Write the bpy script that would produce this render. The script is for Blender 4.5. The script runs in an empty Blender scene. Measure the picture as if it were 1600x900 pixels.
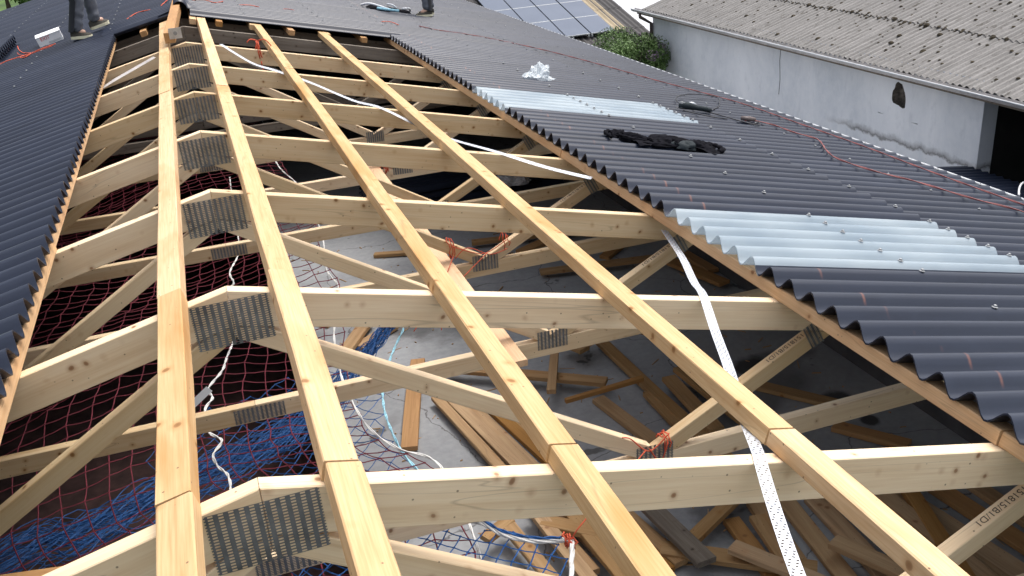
import bpy, math, random
from math import sin, cos, pi, radians, sqrt, atan, atan2, hypot
from mathutils import Vector, Matrix, noise
random.seed(7)
U = 1.49                      # metres per truss spacing; everything below is laid out in truss spacings
sc = bpy.context.scene
col = sc.collection

# ------------------------------------------------------------------ camera, sky, sun, exposure
cam_d = bpy.data.cameras.new("camera"); cam = bpy.data.objects.new("camera", cam_d); col.objects.link(cam)
sc.camera = cam
cam_d.sensor_width = 36; cam_d.lens = 1489.5 / 1600 * 36
cam_d.clip_start = 0.05; cam_d.clip_end = 2000
R_ = Vector((0.943944, -0.321994, -0.072729)); U_ = Vector((0.193957, 0.362719, 0.911491)); F_ = Vector((0.267114, 0.874503, -0.404840))
CAM = Vector((0.04217, -1.59737, 1.01690))
cam.matrix_world = Matrix(((R_.x, U_.x, -F_.x, CAM.x*U), (R_.y, U_.y, -F_.y, CAM.y*U), (R_.z, U_.z, -F_.z, CAM.z*U), (0, 0, 0, 1)))

SUN_EL, SUN_AZ = 70, 66          # azimuth measured clockwise from +Y
w = bpy.data.worlds.new("World"); sc.world = w; w.use_nodes = True
nt = w.node_tree; nt.nodes.clear()
bg = nt.nodes.new('ShaderNodeBackground'); wo = nt.nodes.new('ShaderNodeOutputWorld')
sky = nt.nodes.new('ShaderNodeTexSky'); sky.sky_type = 'NISHITA'; sky.sun_disc = False
sky.sun_elevation = radians(SUN_EL); sky.sun_rotation = radians(SUN_AZ)
sky.air_density = 1.0; sky.dust_density = 6.0; sky.ozone_density = 1.5
hs = nt.nodes.new('ShaderNodeHueSaturation'); hs.inputs['Saturation'].default_value = 0.42   # cloud veil greys the sky
nt.links.new(sky.outputs[0], hs.inputs['Color']); nt.links.new(hs.outputs[0], bg.inputs[0])
bg.inputs[1].default_value = 0.15
nt.links.new(bg.outputs[0], wo.inputs[0])
sl = bpy.data.lights.new("sun", 'SUN'); sun = bpy.data.objects.new("sun", sl); col.objects.link(sun)
sl.energy = 0.85; sl.angle = radians(30); sl.color = (1.0, 0.955, 0.90)
az = radians(SUN_AZ); el = radians(SUN_EL)
sun.rotation_euler = Vector((sin(az)*cos(el), cos(az)*cos(el), sin(el))).to_track_quat('Z', 'Y').to_euler()
sc.view_settings.view_transform = 'Standard'; sc.view_settings.look = 'None'
sc.view_settings.exposure = 0.80; sc.view_settings.gamma = 1.0
sc.render.engine = 'CYCLES'
sc.render.resolution_x = 1024; sc.render.resolution_y = 576

# ------------------------------------------------------------------ materials
def mat_new(name):
    m = bpy.data.materials.new(name); m.use_nodes = True
    return m, m.node_tree, m.node_tree.nodes['Principled BSDF']
def N(nt, t, **kw):
    n = nt.nodes.new(t)
    for k, v in kw.items():
        if k in n.inputs: n.inputs[k].default_value = v
        else: setattr(n, k, v)
    return n
def coords(nt, scale=(1, 1, 1), rnd=60.0):
    tc = N(nt, 'ShaderNodeTexCoord'); oi = N(nt, 'ShaderNodeObjectInfo')
    mul = N(nt, 'ShaderNodeMath', operation='MULTIPLY'); mul.inputs[1].default_value = rnd
    nt.links.new(oi.outputs['Random'], mul.inputs[0])
    add = N(nt, 'ShaderNodeVectorMath', operation='ADD')
    nt.links.new(tc.outputs['Object'], add.inputs[0]); nt.links.new(mul.outputs[0], add.inputs[1])
    mp = N(nt, 'ShaderNodeMapping'); mp.inputs['Scale'].default_value = scale
    nt.links.new(add.outputs[0], mp.inputs[0])
    return mp.outputs[0], oi
def ramp(nt, src, stops):
    r = N(nt, 'ShaderNodeValToRGB')
    el_ = r.color_ramp.elements
    while len(el_) < len(stops): el_.new(0.5)
    for e, (p, c) in zip(el_, stops):
        e.position = p; e.color = (c[0], c[1], c[2], 1) if not isinstance(c, (int, float)) else (c, c, c, 1)
    nt.links.new(src, r.inputs[0]); return r.outputs[0]
def mix(nt, fac, a, b, mode='MIX'):
    m = N(nt, 'ShaderNodeMix', data_type='RGBA', blend_type=mode)
    for s, v in ((m.inputs[0], fac), (m.inputs[6], a), (m.inputs[7], b)):
        if isinstance(v, (int, float)): s.default_value = v
        elif isinstance(v, tuple): s.default_value = (v[0], v[1], v[2], 1)
        else: nt.links.new(v, s)
    return m.outputs[2]
def noise_t(nt, vec, scale, detail=4, rough=.55, dist=0.0):
    n = N(nt, 'ShaderNodeTexNoise'); n.inputs['Scale'].default_value = scale; n.inputs['Detail'].default_value = detail
    n.inputs['Roughness'].default_value = rough; n.inputs['Distortion'].default_value = dist
    if vec is not None: nt.links.new(vec, n.inputs['Vector'])
    return n.outputs[0]
def bump(nt, p, h, strength=.3, dist=.002):
    b = N(nt, 'ShaderNodeBump'); b.inputs['Strength'].default_value = strength; b.inputs['Distance'].default_value = dist
    nt.links.new(h, b.inputs['Height']); nt.links.new(b.outputs[0], p.inputs['Normal'])

def wood(name, light, mid, dark, knot=(.16, .08, .035), stain=(.45, .22, .08), kscale=14.0, stain_amt=.35, rough=.62, grain=1.0, split=.25):
    m, nt, p = mat_new(name)
    v, oi = coords(nt, (1.3, 26, 26)); vf, _ = coords(nt, (6, 190, 190)); vl, _ = coords(nt, (1, 1, 1)); vs, _ = coords(nt, (2.0, 7, 7))
    g1 = noise_t(nt, v, 1.0, 5, .6, .6); g2 = noise_t(nt, vf, 1.0, 3, .6)
    c = ramp(nt, g1, [(.28, dark), (.47, mid), (.68, light)])
    c = mix(nt, .30*grain, c, ramp(nt, g2, [(.3, dark), (.65, light)]))
    # broad stains and weather marks with their own outline
    s1 = noise_t(nt, vs, 1.0, 3, .5, .4)
    c = mix(nt, ramp(nt, s1, [(.53, 0.0), (.72, stain_amt)]), c, stain)
    # knots
    wv = N(nt, 'ShaderNodeVectorMath', operation='ADD')
    nn = N(nt, 'ShaderNodeTexNoise'); nn.inputs['Scale'].default_value = 9.0; nt.links.new(vl, nn.inputs['Vector'])
    sc_ = N(nt, 'ShaderNodeVectorMath', operation='SCALE'); sc_.inputs['Scale'].default_value = .03
    nt.links.new(nn.outputs[1], sc_.inputs[0]); nt.links.new(vl, wv.inputs[0]); nt.links.new(sc_.outputs[0], wv.inputs[1])
    vo = N(nt, 'ShaderNodeTexVoronoi'); vo.inputs['Scale'].default_value = kscale; nt.links.new(wv.outputs[0], vo.inputs['Vector'])
    k = ramp(nt, vo.outputs['Distance'], [(.04, 1.0), (.085, .75), (.105, .12), (.15, 0.0)])
    c = mix(nt, k, c, knot)
    halo = ramp(nt, vo.outputs['Distance'], [(.10, .38), (.24, 0.0)])
    c = mix(nt, halo, c, stain)
    vn = N(nt, 'ShaderNodeTexVoronoi'); vn.inputs['Scale'].default_value = 27.0; nt.links.new(vl, vn.inputs['Vector'])
    c = mix(nt, ramp(nt, vn.outputs['Distance'], [(.05, .75), (.085, 0.0)]), c, (.10, .055, .03))
    # drying splits: thin dark lines along the grain
    vc, _ = coords(nt, (.5, 11, 11))
    cr = noise_t(nt, vc, 1.0, 2, .4, .3)
    cm = ramp(nt, cr, [(.4985, 0.0), (.5, split), (.5015, 0.0)])
    c = mix(nt, cm, c, (.12, .07, .03))
    tone = N(nt, 'ShaderNodeMapRange'); tone.inputs['To Min'].default_value = .80; tone.inputs['To Max'].default_value = 1.1
    nt.links.new(oi.outputs['Random'], tone.inputs[0])
    hv = N(nt, 'ShaderNodeHueSaturation'); nt.links.new(c, hv.inputs['Color']); nt.links.new(tone.outputs[0], hv.inputs['Value'])
    sat = N(nt, 'ShaderNodeMapRange'); sat.inputs['To Min'].default_value = 1.12; sat.inputs['To Max'].default_value = .9
    nt.links.new(oi.outputs['Random'], sat.inputs[0]); nt.links.new(sat.outputs[0], hv.inputs['Saturation'])
    nt.links.new(hv.outputs[0], p.inputs['Base Color'])
    p.inputs['Roughness'].default_value = rough
    bump(nt, p, g2, .35, .0015)
    return m
M = {}
M['spruce'] = wood('spruce_planed', (.83, .67, .45), (.77, .585, .36), (.65, .45, .25), stain_amt=.2, split=.3)
M['sawn'] = wood('spruce_sawn', (.70, .50, .28), (.63, .42, .21), (.52, .30, .13), stain=(.50, .24, .07), kscale=10, stain_amt=.7, grain=1.9, rough=.78)
M['sawn_orange'] = wood('spruce_sawn_orange', (.76, .51, .29), (.68, .43, .23), (.56, .32, .15), stain=(.46, .21, .08), kscale=10, stain_amt=.5, grain=1.4, rough=.75)
M['board'] = wood('old_pine_board', (.54, .36, .19), (.44, .27, .13), (.31, .18, .08), kscale=8, stain_amt=.4, rough=.75)
M['board_orange'] = wood('reddish_board', (.52, .29, .11), (.43, .22, .075), (.31, .15, .05), kscale=7, stain_amt=.3, rough=.7)
M['old'] = wood('weathered_beam', (.25, .215, .175), (.17, .14, .11), (.09, .072, .055), knot=(.04, .03, .02), stain=(.07, .05, .035), rough=.85)

def plain(name, c, rough=.6, metal=0.0, var=.15, nscale=8, bmp=0.0):
    m, nt, p = mat_new(name)
    v, oi = coords(nt)
    n = noise_t(nt, v, nscale, 5, .6)
    cc = mix(nt, ramp(nt, n, [(.3, 0.0), (.7, 1.0)]), tuple(x*(1-var) for x in c), tuple(min(1, x*(1+var)) for x in c))
    nt.links.new(cc, p.inputs['Base Color']); p.inputs['Roughness'].default_value = rough; p.inputs['Metallic'].default_value = metal
    if bmp: bump(nt, p, n, bmp, .004)
    return m
M['steel'] = plain('galvanised_plate', (.17, .18, .19), .45, .4, .35, 18)
M['strap'] = plain('galvanised_strap', (.62, .65, .70), .45, .2, .08, 20)
M['bracket'] = plain('bright_zinc', (.55, .57, .60), .35, .8, .2, 20)
M['screw'] = plain('zinc_screw', (.30, .31, .32), .5, .5, .1)
M['rope'] = plain('white_rope', (.72, .72, .70), .8, 0, .15, 120, .5)
M['blue_rope'] = plain('pale_blue_rope', (.32, .60, .75), .8, 0, .4, 60, .5)
M['red_net'] = plain('red_net', (.15, .016, .03), .8, 0, .3, 30)
M['blue_net'] = plain('blue_net', (.013, .085, .27), .7, 0, .3, 30)
M['orange'] = plain('orange_string', (.62, .10, .045), .7, 0, .2, 40)
M['cord'] = plain('red_cord', (.27, .085, .08), .6, 0, .3, 12)
M['cable'] = plain('black_cable', (.02, .02, .025), .5)
def matte(m, v=.08): m.node_tree.nodes['Principled BSDF'].inputs['Specular IOR Level'].default_value = v; return m
M['black_cloth'] = plain('black_cloth', (.008, .008, .011), .95, 0, .4, 14); matte(M['black_cloth'])
M['dark_patch'] = plain('dark_teal_patch', (.012, .02, .025), .8)
M['trouser'] = plain('grey_work_trousers', (.13, .14, .165), .9, 0, .35, 10)
M['trouser_dark'] = plain('black_trouser_panel', (.015, .017, .022), .85)
M['shoe'] = plain('dark_shoe', (.05, .045, .035), .8)
M['sole'] = plain('cream_sole', (.78, .73, .52), .7)
M['skin'] = plain('skin', (.52, .32, .23), .5)
M['hair'] = plain('brown_hair', (.06, .035, .02), .7)
M['jacket'] = plain('navy_jacket', (.03, .04, .07), .85)
M['card'] = plain('white_card', (.76, .77, .79), .6, 0, .04)
M['redprint'] = plain('red_print', (.55, .05, .06), .6)
M['ink'] = plain('black_ink', (.07, .05, .035), .7)
M['gutter'] = plain('pale_gutter', (.50, .52, .54), .45, 0, .12)
M['pvc'] = plain('grey_brown_gutter', (.40, .38, .37), .5, 0, .25, 6)
M['pipe'] = plain('brown_downpipe', (.13, .10, .095), .5)
M['edgeband'] = plain('dark_stain', (.02, .02, .02), .9)
M['leaf'] = plain('leaf', (.075, .14, .03), .6, 0, .5, 3)
M['blossom'] = plain('lilac_blossom', (.24, .16, .25), .7, 0, .25, 5)
M['bark'] = plain('bark', (.08, .06, .045), .9)
M['moss'] = plain('moss_clump', (.045, .035, .02), .95, 0, .5, 30)
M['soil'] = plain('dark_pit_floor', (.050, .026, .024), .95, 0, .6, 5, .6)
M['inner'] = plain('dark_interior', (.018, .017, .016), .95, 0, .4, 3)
M['bitumen'] = plain('dark_membrane', (.02, .02, .022), .8)

def fibre(name, base, spec, chalk=False, dirt=.2, rough=.42):
    m, nt, p = mat_new(name)
    v, oi = coords(nt, (1.2, 8, 8)); vd, _ = coords(nt, (1, 1, 1))
    n = noise_t(nt, v, 2.0, 5, .6); n2 = noise_t(nt, vd, 60, 3, .6); n3 = noise_t(nt, vd, 3.2, 5, .65)
    c = mix(nt, ramp(nt, n, [(.3, 0.0), (.7, 1.0)]), tuple(x*.88 for x in base), tuple(x*1.14 for x in base))
    c = mix(nt, ramp(nt, n3, [(.52, 0.0), (.75, dirt)]), c, tuple(x*1.9+.01 for x in base))
    tone = N(nt, 'ShaderNodeMapRange'); tone.inputs['To Min'].default_value = .88; tone.inputs['To Max'].default_value = 1.12
    nt.links.new(oi.outputs['Random'], tone.inputs[0])
    hv = N(nt, 'ShaderNodeHueSaturation'); nt.links.new(c, hv.inputs['Color']); nt.links.new(tone.outputs[0], hv.inputs['Value']); c = hv.outputs[0]
    if chalk:
        tc = N(nt, 'ShaderNodeTexCoord'); sx = N(nt, 'ShaderNodeSeparateXYZ'); nt.links.new(tc.outputs['Object'], sx.inputs[0])
        sb = N(nt, 'ShaderNodeMath', operation='SUBTRACT'); sb.inputs[1].default_value = .20; nt.links.new(sx.outputs[0], sb.inputs[0])
        ab = N(nt, 'ShaderNodeMath', operation='ABSOLUTE'); nt.links.new(sb.outputs[0], ab.inputs[0])
        cm = ramp(nt, ab.outputs[0], [(.0, 1.0), (.0035, .6), (.007, 0.0)])
        zz = N(nt, 'ShaderNodeMapRange'); zz.inputs['From Min'].default_value = .012; zz.inputs['From Max'].default_value = .03; nt.links.new(sx.outputs[2], zz.inputs[0])
        mm = N(nt, 'ShaderNodeMath', operation='MULTIPLY'); nt.links.new(cm, mm.inputs[0]); nt.links.new(zz.outputs[0], mm.inputs[1])
        m2 = N(nt, 'ShaderNodeMath', operation='MULTIPLY'); nt.links.new(mm.outputs[0], m2.inputs[0]); nt.links.new(ramp(nt, noise_t(nt, vd, 7, 2), [(.45, .0), (.62, .40)]), m2.inputs[1])
        c = mix(nt, m2.outputs[0], c, (.40, .16, .10))
    nt.links.new(c, p.inputs['Base Color']); p.inputs['Roughness'].default_value = rough
    p.inputs['Specular IOR Level'].default_value = spec
    bump(nt, p, n2, .12, .0006)
    return m
M['sheet'] = fibre('anthracite_fibre_cement', (.020, .026, .044), .34, True, rough=.30)
M['sheet_plain'] = fibre('anthracite_fibre_cement_left', (.020, .026, .044), .34, rough=.30)
M['sheet_brown'] = fibre('dark_grey_brown_sheet', (.055, .052, .052), .3, rough=.7)
M['sheet_tan'] = fibre('tan_sheet', (.30, .245, .165), .3, rough=.7)

def clear_sheet():
    m, nt, p = mat_new('translucent_sheet')
    v, _ = coords(nt, (1, 1, 1)); n = noise_t(nt, v, 2.5, 3, .5)
    c = mix(nt, ramp(nt, n, [(.35, 0.0), (.65, 1.0)]), (.42, .50, .56), (.56, .63, .67))
    nt.links.new(c, p.inputs['Base Color']); p.inputs['Roughness'].default_value = .22; p.inputs['Specular IOR Level'].default_value = .6
    tr = N(nt, 'ShaderNodeBsdfTransparent'); tr.inputs[0].default_value = (.88, .94, 1, 1)
    tl = N(nt, 'ShaderNodeBsdfTranslucent'); nt.links.new(c, tl.inputs[0])
    a = N(nt, 'ShaderNodeMixShader'); a.inputs[0].default_value = .3; nt.links.new(p.outputs[0], a.inputs[1]); nt.links.new(tl.outputs[0], a.inputs[2])
    b = N(nt, 'ShaderNodeMixShader'); b.inputs[0].default_value = .30; nt.links.new(a.outputs[0], b.inputs[1]); nt.links.new(tr.outputs[0], b.inputs[2])
    nt.links.new(b.outputs[0], nt.nodes['Material Output'].inputs[0]); return m
M['clear'] = clear_sheet()

def plastic_bag():
    m, nt, p = mat_new('thin_white_plastic')
    p.inputs['Base Color'].default_value = (.80, .85, .88, 1); p.inputs['Roughness'].default_value = .25
    tr = N(nt, 'ShaderNodeBsdfTransparent')
    b = N(nt, 'ShaderNodeMixShader'); b.inputs[0].default_value = .35; nt.links.new(p.outputs[0], b.inputs[1]); nt.links.new(tr.outputs[0], b.inputs[2])
    nt.links.new(b.outputs[0], nt.nodes['Material Output'].inputs[0]); return m
M['plastic'] = plastic_bag()

STAINS = [(3.0, 3.02, .15, .9), (3.22, 2.45, .12, .85), (3.25, 2.2, .06, .9), (1.4, 4.75, .55, .45), (2.1, 1.75, .22, .6), (1.15, 4.6, .2, .4)]
def concrete():
    m, nt, p = mat_new('concrete_deck')
    tc = N(nt, 'ShaderNodeTexCoord'); v = tc.outputs['Object']
    n = noise_t(nt, v, 1.1, 6, .6, .3); n2 = noise_t(nt, v, 22, 5, .65); n3 = noise_t(nt, v, .75, 3, .5, .5); n4 = noise_t(nt, v, 2.6, 4, .6, .2)
    c = mix(nt, ramp(nt, n, [(.3, 0.0), (.7, 1.0)]), (.29, .30, .315), (.39, .405, .42))
    c = mix(nt, ramp(nt, n2, [(.35, .0), (.7, .35)]), c, (.17, .175, .18))
    c = mix(nt, ramp(nt, n4, [(.66, 0.0), (.69, .75)]), c, (.06, .058, .055))
    c = mix(nt, ramp(nt, n3, [(.60, 0.0), (.64, .6)]), c, (.09, .088, .085))
    sp = N(nt, 'ShaderNodeSeparateXYZ'); nt.links.new(v, sp.inputs[0]); nz = noise_t(nt, v, 5, 4, .6)
    for ex, ey, er, ea in STAINS:
        cc_ = N(nt, 'ShaderNodeVectorMath', operation='DISTANCE'); cc_.inputs[1].default_value = (ex, ey, -2.0); nt.links.new(v, cc_.inputs[0])
        dd = N(nt, 'ShaderNodeMath', operation='MULTIPLY_ADD'); dd.inputs[1].default_value = er*1.1; nt.links.new(nz, dd.inputs[0]); nt.links.new(cc_.outputs['Value'], dd.inputs[2])
        mr_ = N(nt, 'ShaderNodeMapRange'); mr_.inputs['From Min'].default_value = er*1.55; mr_.inputs['From Max'].default_value = er*1.2; mr_.inputs['To Max'].default_value = ea; nt.links.new(dd.outputs[0], mr_.inputs[0])
        c = mix(nt, mr_.outputs[0], c, (.035, .033, .032))
    # cracks
    nn = N(nt, 'ShaderNodeTexNoise'); nn.inputs['Scale'].default_value = 3.0; nn.inputs['Detail'].default_value = 5; nt.links.new(v, nn.inputs['Vector'])
    s_ = N(nt, 'ShaderNodeVectorMath', operation='SCALE'); s_.inputs['Scale'].default_value = .28; nt.links.new(nn.outputs[1], s_.inputs[0])
    a_ = N(nt, 'ShaderNodeVectorMath', operation='ADD'); nt.links.new(v, a_.inputs[0]); nt.links.new(s_.outputs[0], a_.inputs[1])
    vo = N(nt, 'ShaderNodeTexVoronoi', feature='DISTANCE_TO_EDGE'); vo.inputs['Scale'].default_value = .75; nt.links.new(a_.outputs[0], vo.inputs['Vector'])
    c = mix(nt, ramp(nt, vo.outputs['Distance'], [(.0, .8), (.0016, .6), (.0034, 0.0)]), c, (.05, .04, .04))
    nt.links.new(c, p.inputs['Base Color']); p.inputs['Roughness'].default_value = .75
    bump(nt, p, n2, .3, .004); return m
M['concrete'] = concrete()

def plaster():
    m, nt, p = mat_new('whitewashed_render')
    tc = N(nt, 'ShaderNodeTexCoord'); v = tc.outputs['Object']
    mp = N(nt, 'ShaderNodeMapping'); mp.inputs['Scale'].default_value = (1, 1.0, .45); nt.links.new(v, mp.inputs[0])
    n = noise_t(nt, mp.outputs[0], .9, 6, .62, .4); n2 = noise_t(nt, v, 7, 6, .65); n3 = noise_t(nt, v, 26, 4, .6); n5 = noise_t(nt, mp.outputs[0], 5, 5, .7)
    c = mix(nt, ramp(nt, n, [(.3, 0.0), (.7, 1.0)]), (.50, .54, .59), (.78, .80, .83))
    c = mix(nt, ramp(nt, n2, [(.3, 0.0), (.75, .5)]), c, (.80, .81, .82))
    c = mix(nt, ramp(nt, n5, [(.55, 0.0), (.8, .55)]), c, (.42, .45, .49))
    sx = N(nt, 'ShaderNodeSeparateXYZ'); nt.links.new(v, sx.inputs[0])
    # patched low band near the end pier: dirty upper edge, flaking white below
    ad = N(nt, 'ShaderNodeMath', operation='MULTIPLY_ADD'); ad.inputs[1].default_value = .22; nt.links.new(noise_t(nt, v, 3.5, 5, .7), ad.inputs[0]); nt.links.new(sx.outputs[2], ad.inputs[2])
    band = ramp(nt, ad.outputs[0], [(0, 0.0), (1, 1.0)])
    mr = N(nt, 'ShaderNodeMapRange'); mr.inputs['From Min'].default_value = .78; mr.inputs['From Max'].default_value = 1.18; nt.links.new(ad.outputs[0], mr.inputs[0])
    bm = ramp(nt, mr.outputs[0], [(.10, 0.0), (.42, .0), (.50, .85), (.56, .5), (.72, 0.0)])
    yl = N(nt, 'ShaderNodeMapRange'); yl.inputs['From Min'].default_value = 3.2; yl.inputs['From Max'].default_value = 2.4; nt.links.new(sx.outputs[1], yl.inputs[0])
    mm = N(nt, 'ShaderNodeMath', operation='MULTIPLY'); nt.links.new(bm, mm.inputs[0]); nt.links.new(yl.outputs[0], mm.inputs[1])
    c = mix(nt, mm.outputs[0], c, (.14, .135, .13))
    spots = ramp(nt, n3, [(.70, 0.0), (.73, .8)]); lowm = ramp(nt, mr.outputs[0], [(.2, 1.0), (.45, 0.0)])
    ms = N(nt, 'ShaderNodeMath', operation='MULTIPLY'); nt.links.new(spots, ms.inputs[0]); nt.links.new(lowm, ms.inputs[1])
    c = mix(nt, ms.outputs[0], c, (.12, .11, .10))
    nt.links.new(c, p.inputs['Base Color']); p.inputs['Roughness'].default_value = .9
    bump(nt, p, n2, .5, .01); return m
M['plaster'] = plaster()

def old_roof():
    m, nt, p = mat_new('weathered_fibre_cement')
    v, oi = coords(nt, (1, 1, 1)); vs, _ = coords(nt, (1.2, 14, 14)); vb, _ = coords(nt, (2.2, 6, 6))
    n = noise_t(nt, vs, 1.5, 5, .65, .2); n2 = noise_t(nt, v, 40, 4, .65); n3 = noise_t(nt, vb, 2.2, 6, .7)
    c = mix(nt, ramp(nt, n, [(.3, 0.0), (.7, 1.0)]), (.155, .15, .143), (.30, .29, .28))
    c = mix(nt, ramp(nt, n2, [(.4, 0.0), (.7, .5)]), c, (.13, .12, .112))
    c = mix(nt, ramp(nt, n3, [(.58, 0.0), (.66, .7)]), c, (.06, .052, .04))
    nt.links.new(c, p.inputs['Base Color']); p.inputs['Roughness'].default_value = .95
    bump(nt, p, n2, .6, .006); return m
M['old_roof'] = old_roof()

def ground_mat():
    m, nt, p = mat_new('ground')
    tc = N(nt, 'ShaderNodeTexCoord'); v = tc.outputs['Object']
    n = noise_t(nt, v, .35, 8, .7); n2 = noise_t(nt, v, 2.5, 6, .7)
    g = mix(nt, ramp(nt, n, [(.35, 0.0), (.65, 1.0)]), (.035, .075, .015), (.12, .22, .035))
    g = mix(nt, ramp(nt, n2, [(.4, 0.0), (.7, .6)]), g, (.03, .05, .012))
    nt.links.new(g, p.inputs['Base Color']); p.inputs['Roughness'].default_value = .95; return m
M['grass'] = ground_mat()
M['gravel'] = plain('pale_yard', (.50, .51, .53), .9, 0, .12, 3)

def solar():
    m, nt, p = mat_new('solar_glass')
    v, _ = coords(nt, (1, 1, 1)); n = noise_t(nt, v, 2, 3)
    c = mix(nt, n, (.075, .095, .14), (.115, .14, .19))
    nt.links.new(c, p.inputs['Base Color']); p.inputs['Roughness'].default_value = .4; p.inputs['Specular IOR Level'].default_value = .35; return m
M['solar'] = solar()
M['alu'] = plain('aluminium', (.45, .47, .48), .4, .3, .1)

# ------------------------------------------------------------------ mesh helpers
class MB:
    def __init__(s): s.v = []; s.f = []
    def add(s, vs, fs):
        o = len(s.v); s.v += [tuple(q) for q in vs]; s.f += [tuple(i+o for i in f) for f in fs]; return s
    def box(s, x0, x1, y0, y1, z0, z1):
        return s.add([(x0,y0,z0),(x1,y0,z0),(x1,y1,z0),(x0,y1,z0),(x0,y0,z1),(x1,y0,z1),(x1,y1,z1),(x0,y1,z1)],
                     [(3,2,1,0),(4,5,6,7),(0,1,5,4),(1,2,6,5),(2,3,7,6),(3,0,4,7)])
    def tube(s, pts, r, n=6, caps=True):
        P = [Vector(q) for q in pts]; k = len(P)
        rr = r if isinstance(r, (list, tuple)) else [r]*k
        t = (P[1]-P[0]).normalized(); up = Vector((0,0,1)) if abs(t.z) < .9 else Vector((1,0,0))
        a = t.cross(up).normalized(); vs = []
        for i in range(k):
            t = (P[min(i+1,k-1)]-P[max(i-1,0)]); t = t.normalized() if t.length > 1e-9 else Vector((0,1,0))
            a = (a - t*a.dot(t)); a = a.normalized() if a.length > 1e-6 else t.orthogonal().normalized(); b = t.cross(a)
            for j in range(n):
                q = 2*pi*j/n; vs.append(P[i] + (a*cos(q)+b*sin(q))*rr[i])
        fs = [(i*n+j, i*n+(j+1)%n, (i+1)*n+(j+1)%n, (i+1)*n+j) for i in range(k-1) for j in range(n)]
        if caps: fs += [tuple(range(n-1,-1,-1)), tuple(range((k-1)*n, k*n))]
        return s.add(vs, fs)
    def prism(s, poly, y0, y1):            # poly of (x,z) counter-clockwise seen from -y
        n = len(poly); vs = [(x,y0,z) for x,z in poly]+[(x,y1,z) for x,z in poly]
        return s.add(vs, [tuple(range(n)), tuple(range(2*n-1,n-1,-1))]+[(i+n, (i+1)%n+n, (i+1)%n, i) for i in range(n)])
    def grid(s, fn, nu, nv, closed=False):
        vs = [fn(i/nu, j/nv) for i in range(nu+1) for j in range(nv+1)]
        return s.add(vs, [(i*(nv+1)+j, (i+1)*(nv+1)+j, (i+1)*(nv+1)+j+1, i*(nv+1)+j+1) for i in range(nu) for j in range(nv)])
def mesh(name, mb, mat, smooth=False):
    me = bpy.data.meshes.new(name); me.from_pydata(mb.v, [], mb.f); me.validate()
    for m_ in (mat if isinstance(mat, (list, tuple)) else [mat]): me.materials.append(m_)
    if smooth:
        me.polygons.foreach_set('use_smooth', [True]*len(me.polygons))
    me.update(); return me
ROOTS = []
def obj(name, me, parent=None, loc=(0,0,0), rot=None, mw=None):
    o = bpy.data.objects.new(name, me); col.objects.link(o)
    if parent: o.parent = parent
    if mw is not None: o.matrix_basis = mw
    else:
        o.location = loc
        if rot: o.rotation_euler = rot
    return o
def tag(o, label=None, cat=None, group=None, kind=None):
    if label: o['label'] = label
    if cat: o['category'] = cat
    if group: o['group'] = group
    if kind: o['kind'] = kind
    return o
def empty(name, loc=(0,0,0), rot=None, mw=None): return obj(name, None, None, loc, rot, mw)
def build(name, mb, mat, parent=None, smooth=False, recentre=True):
    """mesh given in world (or parent) coordinates; origin moved to its own base centre"""
    c = Vector((0,0,0))
    if recentre and parent is None and mb.v:
        xs = [q[0] for q in mb.v]; ys = [q[1] for q in mb.v]; zs = [q[2] for q in mb.v]
        c = Vector(((min(xs)+max(xs))/2, (min(ys)+max(ys))/2, min(zs)))
        mb.v = [(q[0]-c.x, q[1]-c.y, q[2]-c.z) for q in mb.v]
    return obj(name, mesh(name, mb, mat, smooth), parent, c)
def copy_tree(o, parent=None):
    c = o.copy(); col.objects.link(c); c.parent = parent
    for ch in list(o.children): copy_tree(ch, c)
    return c
def frame(a, b, roll=0.0, up=Vector((0,0,1))):
    a = Vector(a); b = Vector(b); x = (b-a).normalized(); y = up.cross(x)
    y = y.normalized() if y.length > 1e-5 else Vector((0,1,0)); z = x.cross(y)
    m = Matrix((x, y, z)).transposed().to_4x4()
    return Matrix.Translation(a) @ m @ Matrix.Rotation(roll, 4, 'X'), (b-a).length
def beam_mb(L, w_, h_, c=.0025, bow=0.0, wane=0.0, seed=0):
    pr = [(-w_/2+c,-h_/2),(w_/2-c,-h_/2),(w_/2,-h_/2+c),(w_/2,h_/2-c),(w_/2-c,h_/2),(-w_/2+c,h_/2),(-w_/2,h_/2-c),(-w_/2,-h_/2+c)]
    n = max(1, int(L/.35)) if (bow or wane) else 1
    mb = MB(); vs = []; rg = random.Random(seed)
    for i in range(n+1):
        u = i/n; o = bow*sin(pi*u)
        for y, z in pr:
            j = wane*(rg.random()-.5)
            vs.append((u*L, y+o+j, z+j*.5))
    fs = [(i*8+j, (i+1)*8+j, (i+1)*8+(j+1)%8, i*8+(j+1)%8) for i in range(n) for j in range(8)]
    fs += [tuple(range(8)), tuple(n*8+j for j in range(7,-1,-1))]
    fs = [tuple(reversed(f)) for f in fs]
    return mb.add(vs, fs)
def beam(name, a, b, w_, h_, mat, parent=None, roll=0.0, bow=0.0, wane=.0015, up=Vector((0,0,1))):
    mw, L = frame(a, b, roll, up)
    return obj(name, mesh(name, beam_mb(L, w_, h_, .003, bow, wane, int(abs(a[0]*991+a[1]*77)*10)), mat), parent, mw=mw)
def clip(poly, a, b, c):                    # keep a*x+b*z <= c
    out = []
    for i in range(len(poly)):
        p, q = poly[i], poly[(i+1) % len(poly)]
        dp, dq = a*p[0]+b*p[1]-c, a*q[0]+b*q[1]-c
        if dp <= 0: out.append(p)
        if dp*dq < 0:
            t_ = dp/(dp-dq); out.append((p[0]+(q[0]-p[0])*t_, p[1]+(q[1]-p[1])*t_))
    return out
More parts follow.
